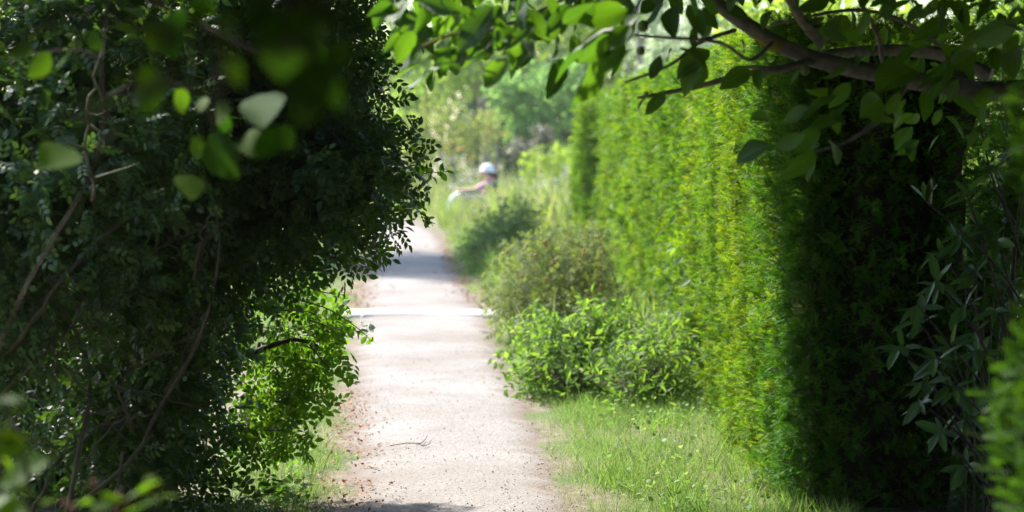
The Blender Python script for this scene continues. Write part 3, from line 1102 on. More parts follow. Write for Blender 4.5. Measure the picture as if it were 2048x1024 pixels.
CANES = [([(130, 1040), (165, 880), (180, 740), (120, 600), (20, 370), (-40, 250)], 8.0, .011), ([(140, 1030), (250, 930), (330, 800), (420, 620), (432, 420)], 8.1, .011),
         ([(-30, 760), (60, 650), (140, 540), (260, 430)], 7.8, .013), ([(0, 800), (90, 700), (160, 650), (240, 600)], 7.9, .009), ([(260, 860), (250, 820), (235, 780), (200, 740)], 8.0, .007),
         ([(175, 790), (130, 740), (60, 720)], 8.0, .006), ([(300, 830), (230, 850), (150, 950)], 8.3, .006), ([(240, 770), (270, 730), (340, 700)], 8.0, .005),
         ([(170, 830), (240, 820), (300, 790)], 8.0, .004), ([(60, 1040), (110, 930), (180, 870), (260, 800)], 8.2, .007), ([(200, 640), (120, 690), (90, 620)], 7.9, .005),
         ([(330, 790), (370, 700), (400, 560)], 8.3, .006), ([(-20, 500), (60, 540), (160, 590), (230, 700)], 7.9, .006), ([(190, 400), (170, 250), (215, 60)], 7.0, .007),
         ([(250, 900), (215, 1040)], 8.2, .007), ([(100, 640), (60, 600), (0, 600)], 7.9, .005), ([(390, 560), (400, 480), (430, 400)], 8.0, .007)]
for ctrl, d, r0 in CANES:
    pts = curve_pts([P(px, py, d + .15 * math.sin(i * 2 + px)) for i, (px, py) in enumerate(ctrl)], 14)
    pts = pts + rng.normal(size=pts.shape) * .006
    m = Mass()
    m.tube(pts, np.linspace(r0 * .85, r0 * .4, len(pts)), 6)
    part("cane", m, M_CANE, t, smooth=True)
    if r0 > .0045:
        for _ in range(6):
            k = rng.integers(2, len(pts) - 2)
            e = pts[k] + unit(rnd3() * [1, .5, 1]) * rng.uniform(.06, .24)
            m = Mass()
            m.tube(curve_pts([pts[k], (pts[k] + e) / 2 + rnd3(.012), e], 5), [.003, .0028, .0022, .0018, .001][:5], 4)
            part("side_shoot", m, M_CANE, t)
M_HIP = plain_mat("unripe_hip", (.14, .2, .06), (.2, .25, .08), scale=6, rough=.4)


def ball(c, r, sq=1.0, n=7, m_=9):
    v, q, tr = [], [], []
    for i in range(1, n):
        a = math.pi * i / n
        for j in range(m_):
            b = 2 * math.pi * j / m_
            v.append((c[0] + r * math.sin(a) * math.cos(b), c[1] + r * math.sin(a) * math.sin(b), c[2] + r * sq * math.cos(a)))
    for i in range(n - 2):
        for j in range(m_):
            q.append((i * m_ + j, (i + 1) * m_ + j, (i + 1) * m_ + (j + 1) % m_, i * m_ + (j + 1) % m_))
    v += [(c[0], c[1], c[2] + r * sq), (c[0], c[1], c[2] - r * sq)]
    for j in range(m_):
        tr.append((len(v) - 2, j, (j + 1) % m_))
        tr.append((len(v) - 1, (n - 2) * m_ + (j + 1) % m_, (n - 2) * m_ + j))
    return v, tr, q


for (px, py) in ((37, 244), (92, 250), (150, 80), (170, 65), (137, 462), (22, 415), (95, 268), (210, 25), (60, 180), (250, 330)):
    m = Mass()
    m.add(*ball(P(px, py, 7.75), .010, 1.2))
    part("rose_hip", m, M_HIP, t, smooth=True)

# ------------------------------------------------------------------ walnut tree: bough from the right, leaves in the top of the view
t = thing("walnut_tree", "walnut tree with lichened grey bough and big leaves hanging across the upper right", "tree", (3.0, 7.6, 0))
m = Mass()
tr_pts = curve_pts([(3.0, 7.6, -.05), (2.95, 7.55, .8), (2.8, 7.6, 1.6), (2.7, 7.5, 3.0), (2.4, 7.2, 5.0), (2.0, 6.6, 7.0)], 24)
m.tube(tr_pts, np.interp(np.linspace(0, 1, len(tr_pts)), [0, .1, .4, 1], [.26, .19, .15, .05]), 14, .12)
part("trunk", m, M_BARK, t, smooth=True)


def branch(name, ctrl, r0, r1, n=16, sides=8, rough=.08, mat=M_BARK, parent=None):
    pts = curve_pts(ctrl, n)
    m = Mass()
    m.tube(pts, np.linspace(r0, r1, len(pts)), sides, rough)
    part(name, m, mat, parent or t, smooth=True)
    return pts


B1 = branch("bough", [(2.75, 7.6, 1.9), P(2060, 178, 7.9), P(1900, 172, 7.8), P(1760, 148, 7.7), P(1600, 108, 7.6), P(1480, 40, 7.5), P(1395, -30, 7.4), P(1250, -170, 7.2), P(1050, -330, 7.0)], .039, .018, 48, 12)
branch("branch", [P(1980, 150, 8.0), P(1880, 108, 8.1), P(1760, 100, 8.1), P(1640, 110, 7.9)], .026, .018, 18, 9)
branch("branch", [P(1640, 85, 7.6), P(1600, 35, 7.4), P(1560, -30, 7.2)], .018, .012, 10)
branch("branch", [P(1625, 122, 7.6), P(1560, 138, 7.5), P(1480, 150, 7.45), P(1400, 172, 7.4), P(1330, 186, 7.35), P(1275, 196, 7.3)], .014, .005, 20)
branch("branch", [P(1560, 140, 7.45), P(1510, 134, 7.4), P(1472, 136, 7.4)], .008, .005, 8)
branch("branch", [P(1545, 85, 7.5), P(1500, 120, 7.3), P(1440, 85, 7.1), P(1330, 75, 6.9), P(1270, 70, 6.8)], .007, .004, 16)
branch("branch", [P(1470, 60, 7.4), P(1400, 85, 7.2), P(1340, 130, 7.1), P(1250, 165, 7.0)], .008, .004, 14)
branch("branch", [P(1810, 175, 7.6), P(1770, 230, 7.4), P(1700, 280, 7.3), P(1625, 305, 7.2)], .011, .004, 16)
branch("branch", [P(1720, 0, 7.6), P(1755, 70, 7.7), P(1765, 125, 7.8)], .008, .007, 8)
branch("branch", [P(1880, 90, 8.2), P(1800, 40, 8.1), P(1700, 20, 8.0), P(1540, 50, 7.9)], .009, .005, 14)
branch("branch", [P(1200, -40, 6.8), P(1080, 20, 6.6), P(980, 60, 6.5), P(900, 70, 6.45), P(830, 100, 6.4)], .007, .003, 16)
branch("branch", [P(1320, -60, 6.8), P(1280, 0, 6.6), P(1255, 60, 6.4), P(1200, 90, 6.3)], .006, .003, 12)
branch("branch", [P(1000, 55, 6.5), P(960, 110, 6.45), P(870, 130, 6.4)], .004, .002, 10)
# upper limbs carry the crown over the viewer
for ctrl, r0 in (([(2.6, 7.4, 3.4), (1.4, 6.2, 4.6), (-.4, 4.6, 5.4), (-1.8, 3.0, 5.6)], .09), ([(2.7, 7.5, 2.9), (1.8, 5.6, 3.9), (.8, 3.0, 4.6), (.2, 0, 4.6)], .09),
                 ([(2.4, 7.2, 4.6), (3.2, 5.0, 5.6), (3.4, 2.0, 5.8)], .07), ([(2.75, 7.55, 2.3), (2.6, 5, 3.2), (2.4, 2, 3.6), (2.2, -2, 3.2)], .07),
                 ([(2.5, 7.3, 4.0), (3.5, 8.4, 5.2), (4.6, 9.4, 5.4)], .06)):
    branch("limb", ctrl, r0, .02, 16)

# leaves: base pixel, tip pixel, depth, facing (0 face-on to 1 edge-on)
LV = [((1015, 118), (962, 182), 6.4), ((1015, 105), (1032, 168), 6.4), ((988, 12), (905, 112), 6.3), ((880, 135), (800, 186), 6.4), ((864, 138), (862, 188), 6.4),
      ((848, 85), (800, 145), 6.4), ((862, 40), (775, 35), 6.6), ((820, 70), (785, 105), 6.6), ((880, 70), (830, 62), 6.5), ((925, 25), (830, -8), 6.4), ((1045, -15), (1010, 52), 6.3),
      ((1050, 60), (1002, 100), 6.4), ((1045, 80), (1070, 120), 6.5), ((1090, 20), (1035, 55), 6.6), ((1075, 40), (1030, 85), 6.6), ((905, 60), (885, 105), 6.6), ((840, 130), (785, 150), 6.6),
      ((880, 5), (915, 40), 6.3), ((1110, 0), (1060, 60), 6.6), ((1140, 10), (1090, 60), 6.5), ((975, 40), (945, 72), 6.5), ((1000, 60), (985, 95), 6.45), ((800, 0), (772, 40), 6.7),
      ((945, 95), (925, 140), 6.9), ((1120, 50), (1075, 85), 6.7), ((1110, 70), (1125, 120), 6.8),
      # dark group
      ((1245, 62), (1078, 112), 6.3), ((1235, 70), (1165, 130), 6.2), ((1250, 70), (1185, 158), 6.2), ((1262, 50), (1205, 105), 6.15), ((1125, 115), (1101, 190), 6.5), ((1205, 112), (1172, 208), 6.4),
      ((1260, 98), (1212, 160), 6.3), ((1255, 20), (1150, 45), 6.3), ((1190, 5), (1120, 55), 6.3), ((1280, 25), (1245, 42), 6.4), ((1215, 60), (1150, 95), 6.4), ((1175, 0), (1230, 40), 6.4),
      ((1145, 70), (1160, 130), 6.6), ((1165, 20), (1190, 60), 6.5),
      # beside the bough
      ((1350, 10), (1345, 72), 7.0), ((1375, 8), (1408, 75), 7.0), ((1330, 5), (1285, 60), 7.0), ((1405, 15), (1440, 60), 7.2), ((1420, 40), (1400, 85), 7.3), ((1360, 95), (1420, 118), 7.1),
      ((1420, 100), (1350, 155), 7.1), ((1405, 120), (1360, 200), 7.15), ((1345, 95), (1330, 128), 7.1), ((1330, 180), (1288, 236), 7.25), ((1410, 120), (1400, 175), 7.2), ((1300, 190), (1268, 215), 7.25),
      ((1500, 140), (1440, 178), 7.3), ((1520, 135), (1518, 180), 7.4), ((1500, 240), (1558, 225), 7.4), ((1385, 55), (1390, 100), 7.1), ((1480, 80), (1500, 105), 7.4), ((1450, 10), (1500, 40), 7.4),
      ((1545, 20), (1520, 60), 7.4), ((1300, 30), (1270, 75), 6.9), ((1320, 110), (1300, 165), 7.1),
      # hanging under the bough
      ((1630, 300), (1568, 358), 7.1), ((1625, 305), (1615, 370), 7.1), ((1640, 290), (1600, 300), 7.15), ((1660, 280), (1690, 320), 7.2), ((1540, 290), (1460, 325), 7.0), ((1610, 270), (1535, 300), 7.0),
      ((1640, 255), (1585, 310), 7.1), ((1675, 190), (1590, 225), 7.3), ((1700, 165), (1655, 215), 7.3), ((1655, 175), (1600, 190), 7.3), ((1760, 195), (1720, 235), 7.3), ((1700, 205), (1640, 245), 7.2),
      ((1620, 215), (1560, 245), 7.3), ((1665, 220), (1680, 270), 7.3), ((1690, 240), (1620, 235), 7.2), ((1600, 140), (1575, 165), 7.5), ((1740, 240), (1790, 235), 7.3), ((1690, 250), (1665, 215), 7.2),
      ((1800, 185), (1760, 240), 7.4), ((1850, 180), (1855, 240), 7.4), ((1830, 140), (1755, 170), 7.5), ((1890, 120), (1830, 185), 7.5), ((1905, 150), (1850, 205), 7.5),
      ((1960, 60), (1920, 95), 7.4), ((1950, 100), (1895, 140), 7.5), ((1840, 120), (1800, 140), 7.6), ((1900, 40), (1820, 70), 7.6), ((2040, 40), (1920, 95), 6.8), ((1880, 60), (1840, 50), 7.7),
      ((1700, 40), (1650, 60), 7.6), ((1680, 30), (1660, 75), 7.6), ((1620, 20), (1600, 65), 7.6), ((1660, 0), (1590, 20), 7.4), ((1780, 10), (1740, 40), 7.8), ((2000, 0), (1945, 40), 7.4),
      ((2030, 90), (2015, 130), 7.5), ((1990, 95), (1995, 140), 7.4), ((1920, 190), (1960, 240), 7.5), ((1990, 180), (1940, 215), 7.6)]
for (b, e, d) in LV:
    a, c = P(*b, d + rng.normal() * .04), P(*e, d + rng.normal() * .06)
    v = c - a
    add_leaf(t, WALNUT_ME[rng.integers(7)], a, v, unit(np.array([.1, -.8, .5]) + rnd3(.45)), np.linalg.norm(v) * .93)
# more leaves along the top edge
for _ in range(150):
    a = P(rng.uniform(775, 1250), rng.uniform(-70, 70), rng.uniform(6.4, 7.6)) if _ < 60 else P(rng.uniform(800, 1070), rng.uniform(0, 115), rng.uniform(6.4, 7.2))
    v = unit(np.array([-.4 + rng.normal() * .6, rng.normal() * .5, -.6 + rng.normal() * .35]))
    add_leaf(t, WALNUT_ME[rng.integers(7)], a, v, unit(np.array([.1, -.6, .7]) + rnd3(.5)), rng.uniform(.065, .112))
for _ in range(150):
    px = rng.choice([rng.uniform(770, 1260), rng.uniform(1260, 2048)])
    py = rng.uniform(-110, 22) if px < 1400 or px > 1640 else rng.uniform(-140, -10)
    if px > 1800:
        py = rng.uniform(-100, 110)
    d = rng.uniform(6.3, 7.9)
    a = P(px, py, d)
    v = unit(np.array([rng.normal() * .8, rng.normal() * .5, -.7 + rng.normal() * .3]))
    add_leaf(t, WALNUT_ME[rng.integers(7)], a, v, unit(np.array([.1, -.5, .8]) + rnd3(.5)), rng.uniform(.07, .12))
for _ in range(130):
    px, py = rng.uniform(1640, 2060), rng.uniform(-60, 330) * rng.random() ** .35
    if px < 1800 and py > 120:
        continue
    a = P(px, py, rng.uniform(7.4, 8.5))
    v = unit(np.array([-.3 + rng.normal() * .6, rng.normal() * .4, -.6 + rng.normal() * .3]))
    add_leaf(t, WALNUT_ME[rng.integers(7)], a, v, unit(np.array([.1, -.5, .8]) + rnd3(.5)), rng.uniform(.06, .105))
M_FRUIT = plain_mat("green_walnut", (.1, .16, .05), (.16, .22, .07), scale=20, rough=.5)
for (px, py, d, r_) in ((1286, 52, 6.8, .017), (1610, 140, 7.5, .016), (1282, 102, 6.8, .013)):
    m = Mass()
    m.add(*ball(P(px, py, d), r_, 1.1, 9, 12))
    part("walnut", m, M_FRUIT, t, smooth=True)
# unseen crown above and behind the viewer, coarser, shaped to block sky light
g = Mass()
n = 70000
pos = np.stack([rng.uniform(-4.6, 6.5, n), rng.uniform(-7.5, 8.6, n), rng.uniform(2.1, 7.0, n)], -1)
c = np.array([1.0, .8, 2.3])


def near_ray(p, a, r_):
    w = p - np.array(a)
    sd = np.array(SUN)
    t_ = w @ sd
    return (np.linalg.norm(w - t_[:, None] * sd, axis=1) < r_) & (t_ > 0)


n2 = 22000
more = np.stack([rng.uniform(-1.5, 3.0, n2), rng.uniform(7.0, 11.0, n2), rng.uniform(2.4, 4.2, n2)], -1)  # extra unseen foliage added to shade the ground and the hedge corner
q = ((pos - c) / [5.6, 8.4, 4.6])
rr2 = (q ** 2).sum(1)
low = np.maximum(EYE + .085 * np.maximum(pos[:, 1], 0) + .22, 2.35) + .25 * wob(pos, 1.1)
low = np.where(pos[:, 1] < -2.5, np.maximum(.3, low + (pos[:, 1] + 2.5) * .75), low)
k = (rr2 < 1.0) & (pos[:, 2] > low)
k &= (wob(pos, 1.3) > -1.0) & ~((pos[:, 0] > 1.9) & (pos[:, 1] > 7.9) & (pos[:, 2] < 3.4))
more = more[more[:, 2] > EYE + .0615 * more[:, 1] + .25]
pos = np.concatenate([pos[k], more])
for a_, r_ in (((1.15, 4.6, .9), .4), ((-.8, 3.9, .95), .24), ((-.25, 6.4, 1.95), .7), ((.12, 6.3, 1.9), .45), ((-.27, 2.6, 1.69), .13), ((-.4, 8.9, 1.4), .4), ((-.65, 9.1, 1.6), .35)):  # gaps cut along the sun's rays to light chosen plants
    pos = pos[~near_ray(pos, a_, r_)]
w_ = pos - np.array([-1.7, 8.0, 2.1])
dd = unit(np.array([-.35, -.5, .8]))
tt_ = w_ @ dd
pos = pos[~((tt_ > 0) & (np.linalg.norm(w_ - tt_[:, None] * dd, axis=1) < 1.15 + .36 * tt_))]  # opening cut so sky light reaches the thicket
w_ = pos - np.array([-.85, 9.0, 1.8])
dd = unit(np.array([-.3, -.55, .78]))
tt_ = w_ @ dd
pos = pos[~((tt_ > 0) & (np.linalg.norm(w_ - tt_[:, None] * dd, axis=1) < .4 + .15 * tt_))]  # second opening, for sky light on the leaning shrub
nn = len(pos)
g.scatter(leaf6(.3), pos, frames(rand_dirs(nn) + [0, 0, -.5], np.array([0, 0, 1.0]) + rng.normal(size=(nn, 3)) * .5), rng.uniform(.2, .36, nn))
n = 14000
pos = np.stack([rng.uniform(-5, 6.5, n), rng.uniform(-8.5, -4.5, n), rng.uniform(.1, 5, n)], -1)
pos[:7000] = np.stack([rng.uniform(2.7, 4.6, 7000), rng.uniform(-4.5, 8.2, 7000), rng.uniform(.3, 4.5, 7000)], -1)
g.scatter(leaf6(.3), pos, frames(rand_dirs(n) + [0, 0, -.5], np.array([0, 1.0, .4]) + rng.normal(size=(n, 3)) * .5), rng.uniform(.25, .42, n))  # unseen drooping leaves added behind and to the right, blocking low sky light
part("foliage", g, M_SHADE_CROWN, t, stuff=True)

# ------------------------------------------------------------------ tree at the left whose twigs hang close to the lens
t = thing("lime_tree", "young tree with dark blurred leaves hanging close by in the upper left", "tree", (-1.5, 2.4, 0))
m = Mass()
pts = curve_pts([(-1.5, 2.4, -.05), (-1.45, 2.4, 1.0), (-1.35, 2.35, 2.0), (-1.2, 2.3, 3.2)], 14)
m.tube(pts, np.linspace(.07, .03, len(pts)), 10, .1)
part("trunk", m, M_BARK, t, smooth=True)
g = Mass()
n = 9500
pos = np.stack([rng.uniform(-4.6, -.6, n), rng.uniform(-3.5, 5.0, n), rng.uniform(.25, 5.0, n)], -1)  # unseen side crown added to shut out sky light
k = (pos[:, 0] < -.245 * np.maximum(pos[:, 1], 0) - .75) & (wob(pos, 1.2) > -1.1) & ((np.abs(pos[:, 0]) > 1.6) | (pos[:, 2] > 2.4))
pos = pos[k]
pos = pos[~near_ray(pos, (-.8, 3.9, .95), .24) & ~near_ray(pos, (-.27, 2.6, 1.69), .13)]
n = len(pos)
g.scatter(leaf6(.36), pos, frames(rand_dirs(n) + [0, 0, -.5], np.array([.3, 0, 1.0]) + rng.normal(size=(n, 3)) * .5), rng.uniform(.14, .26, n))
part("foliage", g, M_SHADE_CROWN, t, stuff=True)
NB = [([(-1.36, 2.36, 2.0), P(-150, 60, 2.3), P(120, 20, 2.3), P(330, 60, 2.2), P(470, 110, 2.15), P(620, 200, 2.2)], .008),
      ([(-1.3, 2.35, 2.3), P(100, -260, 2.3), P(400, -120, 2.1), P(560, -20, 2.0), P(720, 60, 2.0)], .008),
      ([P(330, 60, 2.2), P(340, 150, 2.2), P(200, 215, 2.4), P(110, 240, 2.5)], .005),
      ([P(450, 105, 2.2), P(440, 170, 2.4), P(430, 240, 2.8)], .004)]
for ctrl, r0 in NB:
    branch("branch", ctrl, r0, r0 * .35, 18, 7, .05, M_TWIG, t)
NL = [((470, 30), (420, 130), 2.1), ((480, 60), (380, 130), 2.2), ((560, 20), (510, 120), 2.1), ((600, 20), (640, 120), 2.1), ((640, 100), (590, 190), 2.15), ((600, 130), (640, 230), 2.1),
      ((650, 140), (700, 240), 2.2), ((560, 110), (470, 150), 2.2), ((440, 110), (400, 220), 2.3), ((330, 150), (260, 240), 2.3), ((210, 215), (110, 240), 2.5), ((680, 40), (760, 90), 2.0),
      ((700, 0), (740, 100), 2.05), ((620, 190), (590, 260), 2.3), ((500, 40), (560, 90), 2.2), ((420, 20), (350, 60), 2.2), ((100, 10), (40, 50), 2.2), ((660, 10), (590, 60), 2.0), ((450, 100), (500, 190), 2.25),
      ((540, -20), (480, 60), 2.05), ((720, -30), (680, 70), 2.0), ((600, 60), (560, 160), 2.1), ((690, 130), (660, 60), 2.1), ((640, -40), (560, 20), 2.0),
      ((320, 40), (330, 120), 3.2), ((300, 130), (310, 245), 3.0), ((380, 90), (390, 190), 3.2)]
M_LIME = leaf_mat("lime_leaf", [(.03, .075, .02), (.05, .1, .02), (.07, .12, .022)], trans=.36, tcol=(1.7, 2.1, .4), rough=.75, spec=.12, obj_random=True, noise_amt=.15)
NEARL = [leaf_mesh("lime_leaf", M_LIME, .31, .85, .12, .1, .02, seed=60 + i) for i in range(4)]
for (b, e, d) in NL:
    d += .5
    if rng.random() < .15:
        continue
    a, c = P(*b, d), P(*e, d + rng.normal() * .08)
    v = c - a
    add_leaf(t, NEARL[rng.integers(4)], a, v, unit(np.array([.1, -.5, .6]) + rnd3(.6)), np.linalg.norm(v) * .78)

# sapling between it and the thicket, in softer focus
t = thing("sapling", "slender sapling with dangling mid green leaves in front of the dark thicket", "tree", (-1.25, 5.2, 0))
B_ = [([(-1.25, 5.2, -.05), (-1.2, 5.2, 1.0), P(190, 330, 5.3), P(205, 120, 5.3), P(230, -60, 5.3)], .0048, .0025), ([P(200, 200, 5.3), P(300, 160, 5.3), P(400, 190, 5.3), P(430, 260, 5.3), P(470, 330, 5.2)], .004, .002),
      ([P(520, 106, 5.2), P(580, 92, 5.2), P(635, 74, 5.2)], .006, .004), ([P(230, -40, 5.3), P(380, 40, 5.3), P(520, 106, 5.2)], .007, .005), ([P(205, 120, 5.3), P(150, 100, 5.3), P(60, 110, 5.3)], .004, .002)]
for i, (ctrl, r0, r1) in enumerate(B_):
    branch("trunk" if i == 0 else "branch", ctrl, r0, r1, 20, 7, .04, M_TWIG, t)
SL = [((420, 265), (470, 355), 5.2), ((440, 280), (490, 295), 5.2), ((400, 225), (405, 190), 5.2), ((430, 230), (455, 218), 5.2), ((430, 240), (470, 250), 5.2), ((430, 290), (440, 350), 5.2), ((400, 270), (385, 320), 5.2),
      ((515, 190), (520, 240), 5.1), ((150, 300), (90, 325), 5.2), ((230, 50), (275, 65), 5.2), ((70, 95), (10, 115), 5.2), ((100, 105), (60, 155), 5.2), ((135, 115), (95, 155), 5.2), ((300, 40), (310, 100), 4.6),
      ((350, 20), (345, 110), 4.6), ((380, 10), (440, 20), 4.8), ((560, 90), (545, 122), 5.2), ((600, 90), (630, 110), 5.2), ((620, 80), (660, 125), 5.1), ((350, 50), (400, 75), 5.0), ((300, 180), (255, 200), 5.2),
      ((350, 180), (375, 230), 5.2), ((270, 30), (250, 5), 5.2), ((180, 60), (200, 100), 5.2), ((500, 260), (510, 310), 5.1), ((560, 250), (590, 300), 4.2), ((570, 260), (500, 315), 3.6), ((380, 350), (385, 390), 5.2)]
for (b, e, d) in SL:
    a, c = P(*b, d), P(*e, d + rng.normal() * .05)
    v = c - a
    add_leaf(t, NEARL[rng.integers(4)], a, v, unit(np.array([.1, -.6, .6]) + rnd3(.5)), np.linalg.norm(v) * 1.0)

# leafy shoots close by at the lower left corner
t = thing("bramble", "bright green bramble shoots with reddish stems, blurred close by at the lower left corner", "plant", (-.8, 3.9, 0))
M_RED = plain_mat("red_stem", (.2, .07, .05), (.28, .12, .08), scale=10, rough=.6)
branch("stem", [(-.8, 3.9, 0), P(60, 1060, 3.9), P(40, 900, 3.9), P(10, 800, 3.9)], .006, .003, 14, 6, .03, M_CANE, t)
branch("stem", [(-.75, 3.95, 0), P(230, 1080, 4.0), P(250, 1010, 4.0), P(330, 970, 4.0)], .005, .002, 12, 6, .03, M_RED, t)
branch("stem", [(-.8, 4.0, 0), P(0, 950, 4.1), P(60, 880, 4.1), P(112, 905, 4.1)], .005, .0025, 12, 6, .03, M_CANE, t)
for (b, e, d) in (((-5, 800), (34, 800), 3.9), ((-10, 870), (40, 880), 3.8), ((5, 910), (20, 935), 3.9), ((-20, 890), (38, 900), 3.8), ((10, 960), (65, 975), 3.9), ((0, 850), (30, 865), 3.8), ((200, 990), (235, 1000), 4.0), ((250, 1000), (285, 980), 4.0),
                  ((275, 990), (310, 960), 4.0), ((285, 1000), (345, 990), 4.0), ((255, 1005), (215, 985), 4.0), ((150, 1010), (175, 1000), 4.0), ((80, 1010), (105, 1000), 4.0), ((290, 965), (305, 950), 4.0), ((225, 1010), (190, 1015), 4.0),
                  ((100, 920), (10, 960), 3.9), ((320, 1000), (260, 1020), 4.0), ((-20, 1000), (40, 1020), 3.9), ((30, 985), (-10, 1010), 3.9)):
    a, c = P(*b, d), P(*e, d + rng.normal() * .03)
    v = c - a
    add_leaf(t, ROSE_ME[rng.integers(5)], a, v, unit(np.array([.1, -.4, .9]) + rnd3(.35)), np.linalg.norm(v) * 1.25)
for (px, py) in ((188, 968), (200, 1015), (130, 1008), (145, 1015), (192, 1018)):
    m = Mass()
    m.add(*ball(P(px, py, 4.0), .006, 1.1))
    part("bud", m, M_RED, t, smooth=True)

# low clover-like plant at the foot of the shrub
t = thing("leafy_herb", "low clump of round bright leaves at the foot of the dark left shrub", "plant", (-1.12, 9.75, 0))
for _ in range(46):
    px, py = rng.uniform(440, 610), rng.uniform(965, 1030)
    d = rng.uniform(9.4, 9.9)
    a = P(px, py, d)
    a[2] = max(a[2], .02)
    tip = np.array([rng.normal(), rng.normal() * .6, .25])
    add_leaf(t, ROSE_ME[rng.integers(5)], a, tip, unit(np.array([0, -.35, 1.0]) + rnd3(.3)), rng.uniform(.04, .065))
m = Mass()
for _ in range(9):
    b = np.array([-1.12 + rng.normal() * .05, 9.75 + rng.normal() * .05, 0])
    m.tube(curve_pts([b, b + [rng.normal() * .08, -.04, .05], b + [rng.normal() * .18, -.1, .09]], 6), [.003, .0028, .0026, .0022, .002, .0015, .001][:len(curve_pts([b, b, b + 1], 6))], 4)
part("stem_growth", m, M_CANE, t, stuff=True)

# ------------------------------------------------------------------ glossy laurel in front of the dark hedge end
t = thing("cherry_laurel", "shaded laurel bush with long glossy leaves before the black hedge end", "shrub", (2.0, 8.7, 0))
ROS = [(1800, 690, 8.2, 7), (1838, 640, 8.3, 9), (1870, 560, 8.4, 9), (1900, 690, 8.3, 10), (1850, 760, 8.2, 10), (1925, 610, 8.4, 9), (1880, 860, 8.3, 8), (1940, 830, 8.4, 8), (1915, 470, 8.5, 9),
       (1880, 500, 8.6, 8), (1955, 700, 8.5, 9), (1950, 540, 8.5, 9), (1960, 450, 8.6, 8), (1838, 800, 8.2, 6), (1850, 400, 8.3, 5), (1930, 380, 8.6, 8), (1985, 330, 8.5, 8), (1960, 250, 8.5, 7), (1995, 480, 8.6, 8),
       (1990, 620, 8.6, 8), (1985, 780, 8.6, 8), (1930, 930, 8.5, 8), (1980, 900, 8.6, 8), (1835, 610, 8.15, 4), (1905, 770, 8.2, 8), (2010, 560, 8.7, 8), (1870, 715, 8.15, 8)]
for (px, py, d, n) in ROS:
    c = P(px, py, d)
    base = np.array([2.0 + rng.normal() * .08, 8.75 + rng.normal() * .1, max(.1, c[2] - .45 - rng.random() * .3)])
    ax = unit(c - base + np.array([-.15, -.2, .1]))
    m = Mass()
    pts = curve_pts([base, (base + c) / 2 + rnd3(.03), c], 8)
    m.tube(pts, np.linspace(.006, .0035, len(pts)), 5)
    part("twig", m, M_TWIG, t, smooth=True)
    for i in range(n):
        a = 2.4 * i + rng.random()
        s1 = unit(np.cross(ax, [.3, .9, .1]))
        s2 = np.cross(ax, s1)
        tip = ax * rng.uniform(.1, .8) + (s1 * math.cos(a) + s2 * math.sin(a)) * .9 + np.array([0, 0, -.3])
        if py == 400:
            tip = np.array([-.35 + .5 * (i / 4), -.1, .8 - .35 * (i == 0)]) + rnd3(.1)
        add_leaf(t, RHODO_ME[rng.integers(5)], c - ax * .02 * (i % 3), tip, unit(ax * .6 + np.array([0, -.2, .8]) + rnd3(.35)), rng.uniform(.075, .12))
for x in (1.95, 2.05, 2.1):
    branch("stem", [(x, 8.8, -.03), (x + .03, 8.78, .5), (x - .03, 8.75, 1.0), (x + .05, 8.7, 1.7)], .014, .006, 12, 7, .05, M_TWIG, t)

# sunlit shrub and dry growth seen past the hedge's right edge
t = thing("beech_shrub", "sunlit yellow green shrub glimpsed past the right edge of the dark hedge end", "shrub", (2.85, 12.6, 0))
g, gs = Mass(), Mass()
LBs = [lobe(1960, 310, 13.0, 130, 160, .5), lobe(1980, 560, 12.6, 100, 140, .4), lobe(1985, 820, 12.4, 100, 170, .4), lobe(2030, 80, 13, 150, 170, .5), lobe(1930, 620, 12.9, 55, 220, .4), lobe(1940, 860, 12.8, 60, 140, .4)]
filler(g, LBs, 3400, SIMPLE, .05, .09)
twiggy(g, gs, LBs, 760, SIMPLE, (.04, .075), per=8, tw=.22, shell=.7)
part("foliage", g, M_TREE[0], t, stuff=True)
part("twig_growth", gs, M_TWIG, t, stuff=True)
branch("stem", [(2.85, 12.6, 0), (2.8, 12.6, 1), (2.75, 12.8, 2)], .02, .008, 10, 6, .05, M_TWIG, t)
t = thing("privet_shrub", "shady twiggy shrub with small leaves behind the glossy laurel", "shrub", (2.25, 9.6, 0))
g, gs = Mass(), Mass()
LBs = [lobe(1990, 640, 9.9, 70, 230, .3), lobe(2020, 900, 9.8, 110, 170, .35), lobe(2060, 380, 10.0, 70, 230, .35), lobe(2010, 480, 10.6, 80, 90, .3)]
filler(g, LBs, 2600, SIMPLE, .05, .09)
twiggy(g, gs, LBs, 520, SIMPLE, (.025, .05), per=6, tw=.2, shell=.9)
part("foliage", g, M_ROSE, t, stuff=True)
part("twig_growth", gs, M_CANE, t, stuff=True)
for k in range(6):
    a = P(1930 + 18 * k, 1000, 9.6)
    branch("stem", [a * [1, 1, 0], P(1935 + 14 * k, 780, 9.6), P(1930 + 20 * k, 560, 9.7)], .006, .003, 10, 5, .05, M_CANE, t)

